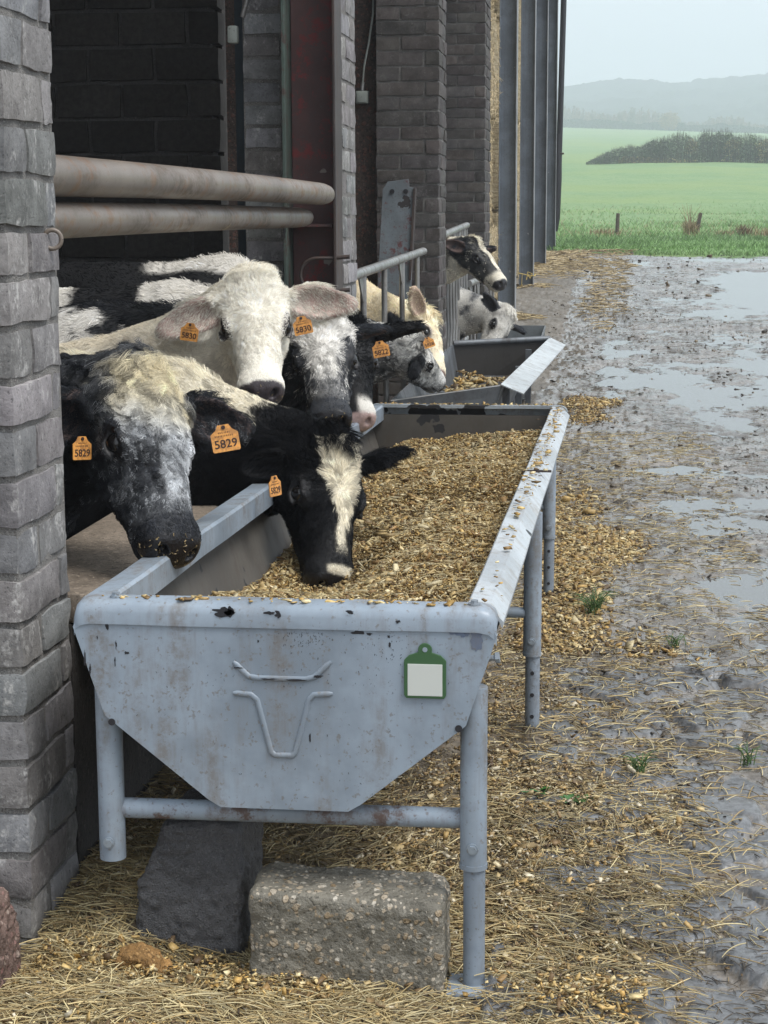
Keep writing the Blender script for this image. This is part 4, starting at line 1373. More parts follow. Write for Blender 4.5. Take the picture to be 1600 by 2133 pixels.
class Field:
    def __init__(self, xs, ys, zs):
        self.ax = (xs, ys, zs)
        self.F = np.full((len(xs), len(ys), len(zs)), 1.0, np.float32)

    def _sl(self, lo, hi):
        s = []
        for a, l, h in zip(self.ax, lo, hi):
            i, j = np.searchsorted(a, l), np.searchsorted(a, h)
            if j <= i: return None
            s.append(slice(i, j))
        return tuple(s)

    def op(self, fn, lo, hi, k, sub=False):
        lo = np.asarray(lo) - k - 0.03; hi = np.asarray(hi) + k + 0.03
        s = self._sl(lo, hi)
        if s is None: return
        g = np.stack(np.meshgrid(*[a[q] for a, q in zip(self.ax, s)], indexing='ij'), -1)
        d = fn(g).astype(np.float32)
        f = self.F[s]
        if sub:
            d = -d
            h = np.clip(0.5 - 0.5 * (d - f) / k, 0, 1)
            self.F[s] = f * h + d * (1 - h) + k * h * (1 - h)
        else:
            h = np.clip(0.5 + 0.5 * (f - d) / k, 0, 1)
            self.F[s] = f * (1 - h) + d * h - k * h * (1 - h)

    def mesh(self):
        F = self.F
        n = np.array(F.shape)
        ins = F < 0
        c = np.zeros(n - 1, np.int8)
        for dx in (0, 1):
            for dy in (0, 1):
                for dz in (0, 1):
                    c += ins[dx:n[0] - 1 + dx, dy:n[1] - 1 + dy, dz:n[2] - 1 + dz]
        I = np.argwhere((c > 0) & (c < 8))
        idx = np.full(n - 1, -1, np.int64)
        idx[I[:, 0], I[:, 1], I[:, 2]] = np.arange(len(I))
        acc = np.zeros((len(I), 3)); cnt = np.zeros(len(I))
        cor = [(a, b, d) for a in (0, 1) for b in (0, 1) for d in (0, 1)]
        val = {q: F[I[:, 0] + q[0], I[:, 1] + q[1], I[:, 2] + q[2]] for q in cor}
        for a in cor:
            for ax in range(3):
                if a[ax] == 0:
                    b = list(a); b[ax] = 1; b = tuple(b)
                    m = (val[a] < 0) != (val[b] < 0)
                    t = val[a][m] / (val[a][m] - val[b][m])
                    pt = np.tile(np.array(a, float), (m.sum(), 1)); pt[:, ax] = t
                    acc[m] += pt; cnt[m] += 1
        P = I + acc / cnt[:, None]
        V = np.stack([np.interp(P[:, k], np.arange(n[k]), self.ax[k]) for k in range(3)], 1)
        Q = []
        for ax in range(3):
            o1, o2 = (ax + 1) % 3, (ax + 2) % 3
            s0 = [slice(None)] * 3; s1 = [slice(None)] * 3
            s0[ax] = slice(0, n[ax] - 1); s1[ax] = slice(1, n[ax])
            for d in (o1, o2):
                s0[d] = slice(1, n[d] - 1); s1[d] = slice(1, n[d] - 1)
            a, b = ins[tuple(s0)], ins[tuple(s1)]
            for m, flip in ((a & ~b, False), (~a & b, True)):
                E = np.argwhere(m)
                E[:, o1] += 1; E[:, o2] += 1
                cs = []
                for (u, v) in ((0, 0), (1, 0), (1, 1), (0, 1)):
                    e = E.copy(); e[:, o1] -= 1 - u; e[:, o2] -= 1 - v
                    cs.append(idx[e[:, 0], e[:, 1], e[:, 2]])
                q = np.stack(cs, 1)
                Q.append(q[:, ::-1] if flip else q)
        return V, np.concatenate(Q)


def axis(lo, hi, dl, dh, d, c):
    dl, dh = max(lo, dl), min(hi, dh)
    def grow(start, end):
        out, x, st = [], start, d
        sg = 1 if end > start else -1
        while (end - x) * sg > 0:
            st = min(c, st * 1.12)
            x += sg * st
            out.append(x)
        return out
    left = grow(dl, lo)[::-1]
    mid = list(np.arange(dl, dh, d))
    return np.array(left + mid + grow(mid[-1], hi))


HEAD = [  # smooth-joined head shapes in head space: x right, y towards the muzzle, z out of the forehead
    ('e', (0, .075, -.078), (.088, .115, .082)), ('e', (0, .012, -.035), (.058, .05, .042)),
    ('e', (0, .15, -.062), (.092, .11, .060)), ('m', (.074, .18, -.060), (.034, .055, .028)),
    ('c', (0, .2, -.066), (0, .40, -.082), .068, .054), ('e', (0, .30, -.105), (.066, .15, .066)),
    ('e', (0, .422, -.094), (.064, .052, .050)), ('m', (.032, .435, -.088), (.030, .034, .034)), ('e', (0, .44, -.118), (.056, .034, .03)),
    ('mc', (.046, .10, -.165), (.020, .37, -.140), .052, .034), ('m', (.058, .12, -.132), (.045, .10, .085)),
    ('e', (0, .412, -.152), (.042, .046, .026)), ('e', (0, .2, -.15), (.055, .14, .05)),
]


def make_cow(spec):
    P, Mz = np.array(spec['poll'], float), np.array(spec['muzzle'], float)
    f = unit(Mz - P); s = np.linalg.norm(Mz - P) / math.hypot(.465, .07)
    wf = spec.get('wide', 1.0)
    u = np.array(spec['up'], float); u = unit(u - f * (u @ f)); x = np.cross(f, u)
    a = math.atan2(.07, .465)
    y = f * cos(a) + u * sin(a); z = u * cos(a) - f * sin(a)
    R = rot_axes(x, y, z)                                            # head space -> world
    O = P + R @ np.array([0, 0, .02]) * s
    toW = lambda q: O + (np.asarray(q, float) * s) @ R.T
    toH = lambda p: ((p - O) @ R) / s
    vx = spec.get('vox', .006)
    W = np.array(spec['withers'], float)
    b = unit(spec.get('back', (-1, .05, 0)))
    side = np.cross(b, (0, 0, 1))
    bs = spec.get('bs', 1.0)
    g0 = spec.get('floor', 0.0)
    hc = toW((0, .2, -.08))
    lo = np.minimum(hc - .32 * s, W + b * 1.5 * bs - .4); lo = np.minimum(lo, W - .45); lo[2] = g0 - .02
    hi = np.maximum(hc + .32 * s, W + .45); hi = np.maximum(hi, W + b * 1.5 * bs + .4); hi[2] = max(hc[2] + .3 * s, W[2] + .15)
    ax = [axis(lo[k], hi[k], hc[k] - .29 * s, hc[k] + .29 * s, vx, .024) for k in range(3)]
    fd = Field(*ax)

    def cap(p, q, ra, rb, k):
        p, q = np.asarray(p, float), np.asarray(q, float)
        m = max(ra, rb)
        fd.op(lambda g: d_cap(g, p, q, ra, rb), np.minimum(p, q) - m, np.maximum(p, q) + m, k)

    def ell(c, r, Rm, k, sub=False):
        m = max(r)
        fd.op(lambda g: d_ell(g, c, r, Rm), np.asarray(c) - m, np.asarray(c) + m, k, sub)
    up = np.array([0, 0, 1.0])
    Rb = rot_axes(b, side, up)
    # trunk
    h = W[2] - g0
    ell(W + b * .45 * bs - up * .40, (.66 * bs, .28, .36), Rb, .08)
    ell(W + b * .10 - up * .36, (.26, .25, .38), Rb, .08)
    ell(W + b * 1.02 * bs - up * .27, (.32, .25, .28), Rb, .08)
    cap(W + b * .05 - up * .11, W + b * 1.1 * bs - up * .10, .11, .12, .08)
    for sg in (-1, 1):
        e = side * .16 * sg
        cap(W + e + b * .05 - up * .55, W + e + b * .08 - up * (h - .38), .09, .055, .05)
        cap(W + e + b * .08 - up * (h - .38), W + e + b * .07 - up * (h - .03), .05, .045, .03)
        cap(W + e + b * 1.05 * bs - up * .42, W + e + b * .98 * bs - up * .72, .14, .085, .06)
        cap(W + e + b * .98 * bs - up * .72, W + e + b * 1.16 * bs - up * (h - .42), .085, .05, .04)
        cap(W + e + b * 1.16 * bs - up * (h - .42), W + e + b * 1.08 * bs - up * (h - .03), .05, .045, .03)
    # neck: a crest line and a throat line that melt together
    c0, c1 = toW((0, .03, -.075)), W + b * .02 - up * .10
    t0, t1 = toW((0, .09, -.165)), W - b * .12 - up * .46
    mid = spec.get('neckmid')
    cm = (c0 + c1) / 2 + np.array(spec.get('crest', (0, 0, .02)))
    tm = (t0 + t1) / 2 + np.array(spec.get('throat', (0, 0, -.03)))
    cap(c0, cm, .078 * s, .095, .07); cap(cm, c1, .095, .13, .07)
    cap(t0, tm, .062 * s, .10, .07); cap(tm, t1, .10, .18, .09)
    cap((c0 + t0) / 2, (cm + tm) / 2, .085 * s, .12, .08); cap((cm + tm) / 2, (c1 + t1) / 2, .12, .19, .09)
    # head
    for it in HEAD:
        if it[0] in 'em':
            for sg in ((1,) if it[0] == 'e' else (1, -1)):
                c = np.array(it[1]) * (sg * wf, 1, 1)
                ell(toW(c), np.array(it[2]) * (wf, 1, 1) * s, R, .032 * s)
        else:
            for sg in ((1,) if it[0] == 'c' else (1, -1)):
                p, q = np.array(it[1]) * (sg, 1, 1), np.array(it[2]) * (sg, 1, 1)
                cap(toW(p), toW(q), it[3] * s, it[4] * s, .032 * s)
    # ears
    ears = []
    for sg, key in ((1, 'ear_r'), (-1, 'ear_l')):
        e = spec.get(key, ((.92, -.15, -.25), (.1, .75, -.5)))
        l = np.array(e[0], float) * (sg, 1, 1); l = unit(l)
        t = np.array(e[1], float) * (sg, 1, 1); t = unit(t - l * (t @ l))
        w = np.cross(t, l)
        Re = R @ rot_axes(l, w, t)
        base = toW((sg * .086 * wf, .075, -.068)); es = s * spec.get('ears', 1.0)
        E = lambda q, Re=Re, base=base, es=es: base + Re @ (np.array(q, float) * es)
        cap(E((-.02, 0, 0)), E((.05, 0, 0)), .030 * es, .026 * es, .03 * s)
        ell(E((.090, 0, 0)), np.array((.085, .056, .030)) * es, Re, .014 * es)
        ell(E((.135, 0, 0)), np.array((.085, .040, .024)) * es, Re, .012 * es)
        ell(E((.112, .002, .027)), np.array((.088, .042, .031)) * es, Re, .006 * es, sub=True)
        ears.append((base, Re, es))
    # eye sockets, lids, nostrils, mouth
    for sg in (-1, 1):
        ec = np.array((sg * .098 * wf, .195, -.060))
        ell(toW(ec + np.array((sg * .012, 0, .007))), np.array((.019, .030, .020)) * s, R, .008 * s, sub=True)
        ell(toW(ec + np.array((sg * -.012, -.004, .020))), np.array((.018, .034, .009)) * s, R, .008 * s)
        ell(toW(ec + np.array((sg * .006, .004, -.022))), np.array((.015, .030, .007)) * s, R, .008 * s)
        ell(toW((sg * .036, .468, -.078)), np.array((.011, .022, .016)) * s, R @ np.array(Matrix.Rotation(sg * .5, 3, 'Y')), .008 * s, sub=True)
    ell(toW((0, .45, -.136)), np.array((.08, .07, .0045)) * s, R, .006 * s, sub=True)
    V, Q = fd.mesh()
    # small unevenness so that the hide is not perfectly smooth
    ph = toH(V)
    V = V + .0025 * vnoise(V, 22, 3)[:, None] * unit_rows(V - (W + b * .5 - up * .35)) * (ph[:, 1] < .25)[:, None]
    earm = np.zeros(len(V)); earin = np.zeros(len(V)); earL = np.zeros(len(V))
    for base, Re, es in ears:
        q = ((V - base) @ Re) / es
        m = (q[:, 0] > .015) & (d_ell(q, (.105, 0, 0), (.108, .066, .034)) < .008)
        earm[m] = 1
        earL[m] = q[m, 0]
        earin[m] = ((q[m, 2] > -.004) & (np.abs(q[m, 1]) < .05) & (q[m, 0] > .03)).astype(float)
    # bare nose
    nose = sst(.440, .452, ph[:, 1] + .010 * sst(-.05, -.09, ph[:, 2]) + .004 * vnoise(V, 40, 9)) * (np.abs(ph[:, 0]) < .09) * (ph[:, 2] > -.136)
    nose *= earm < .5
    wpr, dark, light = spec['coat'](ph * (-1, 1, 1), V, earm, W, b)
    nc = spec.get('nose', (.011, .010, .011))
    base = dark * (1 - wpr[:, None]) + light * wpr[:, None]
    base *= (.92 + .16 * fbm(V, 9, 5))[:, None]
    inner = np.array(spec.get('ear_in', (.10, .06, .05)))
    base = base * (1 - .75 * earin[:, None]) + inner * .75 * earin[:, None]
    nn = np.clip(nose * 1.2, 0, 1)[:, None]
    nosec = np.array(nc) * (1 + .5 * fbm(V, 60, 8))[:, None]
    base = base * (1 - nn) + nosec * nn
    lid = np.zeros(len(V))
    for sg in (-1, 1):
        ec = np.array((sg * .098 * wf, .195, -.060))
        q = (ph - ec) / (.03, .043, .029)
        lid = np.maximum(lid, sst(1.2, .75, np.sqrt((q * q).sum(1))))
    bald = np.max([sst(1.3, .98, np.sqrt((((ph - np.array((sg * .098 * wf, .195, -.060))) / (.034, .050, .031)) ** 2).sum(1))) for sg in (-1, 1)], 0)[:, None]
    esk = np.array(spec.get('eyeskin', (.016, .016, .018)))
    base = base * (1 - bald) + esk * bald
    lidc = np.array(spec.get('lid', (.010, .009, .010)))
    base = base * (1 - lid[:, None] * .92) + lidc * lid[:, None] * .92
    slit = (sst(.010, .003, np.abs(ph[:, 2] + .136)) * (ph[:, 1] > .36) * (np.abs(ph[:, 0]) < .07))[:, None]
    base = base * (1 - .8 * slit)
    root = thing(spec.get('name', 'cow'), spec['label'], 'cow', (W[0] + b[0] * .5, W[1], g0), 'young cattle feeding from the barn')
    rough = .75 - .45 * nn[:, 0] - .3 * lid
    body = np_mesh('body', V, Q, M['skin'], root, True, np.clip(base, 0, 1), {'rough': rough})
    # eyes
    eb = MB()
    for sg in (-1, 1):
        c = toW((sg * .088 * wf, .195, -.0655))
        bm = bmesh.new()
        bmesh.ops.create_uvsphere(bm, u_segments=20, v_segments=14, radius=.0245 * s)
        o = MB(); o.add(np.array([v.co[:] for v in bm.verts]) + c, [tuple(v.index for v in q.verts) for q in bm.faces])
        bm.free()
        o.build('eye', M['eye'], root, smooth=True, autosmooth=False)
    # ---- coat
    nh = spec['hairs']
    tri = np.concatenate([Q[:, [0, 1, 2]], Q[:, [0, 2, 3]]])
    A, B, C = V[tri[:, 0]], V[tri[:, 1]], V[tri[:, 2]]
    nr = np.cross(B - A, C - A)
    ar = np.linalg.norm(nr, axis=1) + 1e-12
    nr = nr / ar[:, None]
    cen = (A + B + C) / 3
    vw = CAM - cen; vd = np.linalg.norm(vw, axis=1); vw /= vd[:, None]
    facing = (nr * vw).sum(1)
    wgt = ar * np.clip(facing + .55, 0, 1) * (cen[:, 0] > spec.get('xmin', -2.6)) * (cen[:, 2] > spec.get('zmin', .55))
    hd = toH(cen)
    near = sst(.55, .2, np.linalg.norm(hd - (0, .15, -.08), axis=1))
    wgt *= .35 + 1.0 * near
    tn = nose[tri].mean(1)
    eyed = np.min([np.sqrt((((hd - np.array((sg * .098 * wf, .195, -.060))) / (.034, .050, .031)) ** 2).sum(1)) for sg in (-1, 1)], 0)
    wgt *= np.clip(1 - 1.3 * tn, 0, 1) * sst(.70, .98, eyed) * (1 - .6 * earin[tri].mean(1))
    r = np.random.default_rng(spec.get('seed', 1))
    ti = r.choice(len(tri), nh, p=wgt / wgt.sum())
    u1, u2 = r.random(nh), r.random(nh)
    fl = u1 + u2 > 1
    u1[fl], u2[fl] = 1 - u1[fl], 1 - u2[fl]
    bw = np.stack([1 - u1 - u2, u1, u2], 1)
    T = tri[ti]
    root_p = (V[T] * bw[..., None]).sum(1)
    N = nr[ti]
    # smoother normals
    VN = np.zeros_like(V)
    for k in range(3):
        np.add.at(VN, tri[:, k], nr * ar[:, None])
    VN = unit_rows(VN)
    N = unit_rows((VN[T] * bw[..., None]).sum(1))
    hp = toH(root_p)
    em, ei = earm[T].mean(1), earin[T].mean(1)
    hw = sst(.62, .40, np.linalg.norm((hp - (0, .17, -.09)) / (1, 1, 1), axis=1))     # 1 on the head
    wy = spec.get('whorl', .20)
    comb_h = np.stack([hp[:, 0] * 6, (hp[:, 1] - wy) * 7, np.full(nh, -.0)], 1)
    lowc = sst(-.09, -.15, hp[:, 2])[:, None]
    comb_h = comb_h * (1 - .7 * lowc) + np.array((0, -.75, -.45)) * lowc
    nosew = sst(.28, .36, hp[:, 1])[:, None]
    fw_l = sst(.10, .0, np.abs(hp[:, 1] - .0)) * sst(.075, .04, np.abs(hp[:, 0])) * sst(-.08, -.03, hp[:, 2])
    fw_l = (fw_l * spec.get('forelock', 1.0))[:, None]
    comb_h = comb_h * (1 - fw_l) + np.array((0, 1.0, .1)) * fw_l
    comb_w = comb_h @ R.T
    neckdir = unit((W - toW((0, 0, -.08)))) * .8 + np.array((0, 0, -.55))
    comb = comb_w * hw[:, None] + neckdir * (1 - hw[:, None])
    for (base_e, Re, es) in ears:
        q = ((root_p - base_e) @ Re) / es
        m = (em > .4) & (np.abs(q[:, 1]) < .08) & (q[:, 0] > 0) & (q[:, 0] < .24) & (np.abs(q[:, 2]) < .06)
        loc = np.stack([np.full(nh, .75), np.sign(q[:, 1]) * sst(.01, .05, np.abs(q[:, 1])) * .7, np.zeros(nh)], 1)
        comb[m] = (loc @ Re.T)[m] + np.array((0, 0, -.35))
    comb = unit_rows(comb + 1e-6)
    tang = unit_rows(comb - N * (comb * N).sum(1)[:, None] + 1e-6)
    cl = spec.get('clump', 30)
    nz = np.stack([vnoise(root_p, cl, 20 + k) for k in range(3)], 1)
    nz2 = np.stack([vnoise(root_p, cl * .4, 40 + k) for k in range(3)], 1)
    tang = unit_rows(tang + spec.get('mess', .55) * nz + .35 * nz2)
    tang = unit_rows(tang - N * np.minimum((tang * N).sum(1), .0)[:, None])
    L = .019 * hw + .028 * (1 - hw)
    top = sst(.26, .02, hp[:, 1]) * sst(-.10, -.04, hp[:, 2]) * hw
    L = L + .024 * top * spec.get('shag', 1.0)
    L = L * (1 - .72 * nosew[:, 0] * hw)
    L = L + .035 * fw_l[:, 0] * hw
    crest = (1 - hw) * sst(.55, .85, N[:, 2]) * sst(.95, .6, np.linalg.norm(hp, axis=1))
    L = L + .022 * crest
    L = L * (1 - em) + (.018 + .022 * (1 - ei) * spec.get('fringe', 1)) * em
    eyer = np.min([np.sqrt((((hp - np.array((sg * .098 * wf, .195, -.060))) / (.034, .050, .031)) ** 2).sum(1)) for sg in (-1, 1)], 0)
    L = L * (.28 + .72 * sst(1.0, 2.2, eyer))
    leg = sst(.75, .45, root_p[:, 2] - g0) * (1 - hw)
    L = L * (1 - .6 * leg)
    L = L * s * spec.get('len', 1.0) * r.uniform(.65, 1.25, nh)
    lift = (.22 + .22 * top + .5 * crest + .1 * vnoise(root_p, 12, 77))[:, None]
    K = spec.get('pts', 5)
    tt = np.linspace(0, 1, K)[None, :, None]
    cup = np.cross(N, tang)
    curl = spec.get('curl', .25)
    phs = vnoise(root_p, cl * .8, 55)[:, None, None] * 4
    Lc = L[:, None, None]
    dirv = unit_rows(tang + lift * N)
    pts = root_p[:, None, :] + dirv[:, None, :] * tt * Lc * (1 - .25 * tt)
    pts += cup[:, None, :] * np.sin(phs + tt * (3 + 3 * curl * 4)) * Lc * curl * tt * .6
    pts += np.array((0, 0, -1.0)) * (tt ** 2) * Lc * .16
    pts += (r.normal(0, .10, (nh, 1, 3)) * tt * Lc)
    # locks: tips gather
    ng = max(40, int(nh * spec.get('locks', .03)))
    gi = r.choice(nh, ng, replace=False)
    kd = KDTree(ng)
    for j, g in enumerate(gi):
        kd.insert(root_p[g], j)
    kd.balance()
    nearest = np.array([kd.find(p)[1] for p in root_p])
    gp = pts[gi][nearest]
    dist = np.linalg.norm(root_p - root_p[gi][nearest], axis=1)
    same = ((N * N[gi][nearest]).sum(1) > .3) & (dist < .03)
    cw = (spec.get('gather', .55) * same)[:, None, None] * tt ** 1.3
    off = gp - gp[:, :1] + root_p[:, None, :]
    pts = pts * (1 - cw) + (off * .55 + gp * .45) * cw
    wp_r, dk_r, lt_r = spec['coat'](hp * (-1, 1, 1), root_p, em, W, b)
    pick = (.55 * r.random(ng)[nearest] + .45 * r.random(nh) - .5) * 1.25 + .5 < wp_r
    pick = (pick & (wp_r > .04)) | (wp_r > .88)
    soft = np.clip(wp_r, 0, 1)[:, None]
    sm = spec.get('soft', .25)
    hcol = np.where(pick[:, None], lt_r, dk_r) * (1 - sm) + (dk_r * (1 - soft) + lt_r * soft) * sm
    lk = (1 + spec.get('lockvar', .20) * r.normal(0, 1, ng))[nearest] * (1 + .12 * r.normal(0, 1, nh))
    hcol = hcol * np.clip(lk, .45, 1.6)[:, None]
    ei3 = (ei * .55)[:, None]
    hcol = hcol * (1 - ei3 * .5)
    rad = spec.get('rad', .00045) * np.array([1.0] + [1 - .75 * (j / (K - 1)) ** 2 for j in range(1, K)])
    hair_obj('coat', pts, rad[None, :] * r.uniform(.7, 1.3, (nh, 1)), np.clip(hcol, 0, 1), M['fur'], root)
    if spec.get('crumbs'):
        cand = np.where((nose > .5) & ((VN * unit_rows(CAM - V)).sum(1) > .25))[0]
        ci = r.choice(cand, spec['crumbs'])
        q = V[ci] + VN[ci] * .001
        m = MB()
        for c0, nn0 in zip(q, VN[ci]):
            a0 = unit(np.cross(nn0, r.normal(0, 1, 3))); b0 = np.cross(nn0, a0); L0 = r.uniform(.0015, .0055); w0 = r.uniform(.0006, .0016)
            m.add([c0 - a0 * L0 - b0 * w0, c0 + a0 * L0 - b0 * w0 * .6 + nn0 * .001, c0 + a0 * L0 * .9 + b0 * w0, c0 - a0 * L0 * .8 + b0 * w0 + nn0 * .002], [(0, 1, 2, 3)], np.array((.40, .30, .15)) * r.uniform(.6, 1.2))
        prop(m.build('feed_crumbs', M['chip']), spec['crumb_label'], 'crumbs', kind='stuff')
    for tg in spec.get('tags', []):
        ear_tag(root, *tg)
    return root, toW, R, s


def unit_rows(v):
    return v / (np.linalg.norm(v, axis=1)[:, None] + 1e-9)


def ear_tag(root, c, nrm, rightv, w, text):
    """orange plate with its number, hanging from the ear"""
    n = unit(nrm); xr = np.array(rightv, float); xr = unit(xr - n * (xr @ n)); yu = np.cross(n, xr)
    R = rot_axes(xr, yu, n)
    m = MB()
    o = [(-.5, -.42), (-.46, -.47), (.46, -.47), (.5, -.42), (.5, .18), (.30, .32), (.2, .5), (-.2, .5), (-.30, .32), (-.5, .18)]
    poly = np.array([[a * w, d * w, 0] for a, d in o]) @ R.T + np.asarray(c)
    m.prism(poly - n * .0012, (0, 0, 0), n * .0024)
    t = m.build('ear_tag', M['tag'], root)
    fc = bpy.data.curves.new('number', 'FONT')
    fc.body = text
    fc.size = w * .42
    fc.align_x = 'CENTER'; fc.align_y = 'CENTER'
    fc.extrude = .0003
    fc.offset = w * .006
    ob = bpy.data.objects.new('number', fc)
    COL.objects.link(ob)
    dg = bpy.context.evaluated_depsgraph_get()
    me = bpy.data.meshes.new_from_object(ob.evaluated_get(dg))
    bpy.data.objects.remove(ob)
    V = np.array([v.co[:] for v in me.vertices]); V[:, 1] = V[:, 1] * 1.0 - .2 * w; V[:, 2] += .0016
    V = V @ R.T + np.asarray(c)
    F = [tuple(p.vertices) for p in me.polygons]
    # two rows of tiny illegible print above the number
    mm = MB(); mm.add(V, F)
    rr = random.Random(text)
    for row, yy in ((0, .1), (1, .22)):
        xx = -.34 if row == 0 else -.2
        while xx < (.34 if row == 0 else .2):
            a = rr.uniform(.015, .05)
            mm.box(np.asarray(c) + R @ np.array((xx * w, yy * w, .0014)), (a * w * .6, .06 * w, .0004), R)
            xx += a + .02
    mm.build('number', M['ink'], t)
    st = MB(); q0 = np.asarray(c) + yu * w * .40; st.tube([q0 - n * .001, q0 + n * .0035], w * .075, 12); st.build('stud', M['ink'], t, True)


BK = np.array((.010, .011, .014)); GREY = np.array((.055, .062, .075)); CREAM = np.array((.60, .52, .37)); WHT = np.array((.66, .63, .55))


def two(n, d, l):
    return np.tile(d, (n, 1)).astype(float), np.tile(l, (n, 1)).astype(float)


def coat_roan(h, v, ear, W, b):
    n = len(h); d, l = two(n, np.array((.017, .019, .024)), np.array((.54, .56, .58)))
    j = .018 * vnoise(v, 26, 1) + .02 * vnoise(v, 9, 2)
    x, y, z = h[:, 0] + j, h[:, 1] + j, h[:, 2]
    topf = sst(-.13, -.05, z)
    fore = sst(.115, .070, np.abs(x - .004)) * sst(.0, .05, y) * sst(.26, .17, y) * sst(-.15, -.07, z)
    stripe = sst(.060, .028, np.abs(x - .016)) * sst(.12, .2, y) * sst(.43, .36, y) * topf
    leftf = sst(.02, .05, x) * sst(.38, .28, y) * sst(.04, .12, y) * sst(-.14, -.08, z) * .62
    w = .09 + .22 * np.maximum(0, vnoise(v, 14, 4)) + .14 * vnoise(v, 45, 5)
    w = np.maximum(w, fore * (.85 + .25 * vnoise(v, 30, 7)))
    w = np.maximum(w, stripe * (.66 + .22 * vnoise(v, 32, 6)))
    w = np.maximum(w, leftf)
    w = w * (1 - ear * .9)
    w = w * (1 - .9 * sst(.37, .42, y)) * (1 - .75 * sst(-.13, -.17, z))
    tint = (fore * sst(.22, .08, y))[:, None]
    l = l * (1 - tint) + np.array((.74, .66, .47)) * tint
    return np.clip(w, .02, 1), d, l


def coat_blaze(h, v, ear, W, b):
    n = len(h); d, l = two(n, np.array((.004, .0045, .006)), np.array((.74, .68, .54)))
    j = .010 * vnoise(v, 30, 1) + .008 * vnoise(v, 12, 2)
    x, y, z = h[:, 0] + j, h[:, 1], h[:, 2]
    topf = sst(-.13, -.07, z)
    half = .062 - .045 * sst(.12, .30, y)
    w = sst(half + .012, half - .010, np.abs(x - .012)) * sst(.035, .06, y + j) * sst(.40, .33, y) * topf
    w = np.maximum(w, sst(.05, .03, np.abs(x - .005)) * sst(.415, .43, y) * (z > -.16))
    w = np.maximum(w, sst(.03, .008, np.linalg.norm((h - (-.06, .02, -.20)), axis=1)) * .45)
    neckp = np.linalg.norm(h - (0, .1, -.1), axis=1)
    w = np.maximum(w, sst(.22, .32, neckp + 3 * j) * sst(.90, .97, v[:, 2] + 2 * j))
    w = w * (1 - ear)
    return np.clip(w - .02, 0, 1), d, l


def coat_white(h, v, ear, W, b):
    n = len(h); d, l = two(n, np.array((.32, .27, .20)), np.array((.93, .89, .79)))
    w = 1.02 + .05 * vnoise(v, 12, 3) - .25 * sst(.3, .8, vnoise(v, 5, 8)) * (np.linalg.norm(h, axis=1) > .4)
    yel = (.5 * sst(.1, -.05, h[:, 1]))[:, None]
    l = l * (1 - yel) + np.array((.88, .80, .63)) * yel
    low = sst(-.12, -.2, h[:, 2])[:, None] * .35
    l = l * (1 - low) + np.array((.58, .50, .38)) * low
    return np.clip(w, 0, 1), d, l


def coat_cream(h, v, ear, W, b):
    w, d, l = coat_white(h, v, ear, W, b)
    return w, d, l * np.array((1.0, .93, .78))


def coat_star(h, v, ear, W, b):
    n = len(h); d, l = two(n, np.array((.022, .026, .034)), np.array((.76, .74, .70)))
    j = .014 * vnoise(v, 22, 1)
    x, y, z = h[:, 0] + j, h[:, 1] + j, h[:, 2]
    half = .12 - .085 * sst(.02, .24, y)
    w = sst(half + .03, half - .02, np.abs(x)) * sst(.37, .26, y) * sst(-.14, -.08, z)
    w = np.maximum(w, .10 + .15 * sst(.2, .34, y) * sst(-.13, -.05, z))
    w *= 1 - .9 * sst(.36, .40, y)
    w = np.where(ear > .5, sst(.0, .1, x) * 0 + .05, w)
    bw = sst(-.05, .22, fbm(v, 7, 11) + .25 * fbm(v, 26, 5)) * .9
    body = sst(.45, .65, np.linalg.norm(h - (0, .1, -.1), axis=1))
    w = w * (1 - body) + bw * body
    d = d * (1 - body[:, None] * .6)
    return np.clip(w, 0, 1), d, l


def coat_patch(h, v, ear, W, b):
    n = len(h); d, l = two(n, np.array((.004, .0045, .006)), np.array((.74, .71, .65)))
    t = (v - W) @ b + .05 * vnoise(v, 6, 2) + .10 * (v[:, 2] - W[2])
    w = np.where(t < .30, 1 - sst(.15, .18, t), sst(.42, .46, t))
    hd = sst(.55, .35, np.linalg.norm(h - (0, .1, -.1), axis=1))
    wh = sst(.36, .40, h[:, 1]) * sst(.0, .02, h[:, 0])
    w = w * (1 - hd) + wh * hd
    return np.clip(w * (1 - ear), 0, 1), d, l


def coat_ridge(h, v, ear, W, b):
    n = len(h); d, l = two(n, np.array((.004, .0045, .006)), np.array((.74, .71, .65)))
    t = (v - W) @ b
    w = sst(-.032, -.015, v[:, 2] - W[2] + .012 * vnoise(v, 7, 2)) * sst(.40, .34, t)
    return w, d, l


def coat_greyface(h, v, ear, W, b):
    n = len(h); d, l = two(n, np.array((.012, .014, .018)), np.array((.72, .71, .67)))
    w = .70 + .30 * vnoise(v, 14, 1) + .12 * vnoise(v, 40, 2)
    low = sst(-.08, -.18, h[:, 2])
    w = w - .25 * low
    hd = np.linalg.norm(h - (0, .1, -.1), axis=1)
    up = sst(.22, .28, hd) * sst(.95, 1.0, v[:, 2] + .05 * vnoise(v, 8, 3))
    w = w * (1 - up)
    d = d * (1 - .6 * up[:, None])
    w = w * (1 - .97 * ear)
    return np.clip(w, 0, 1), d, l


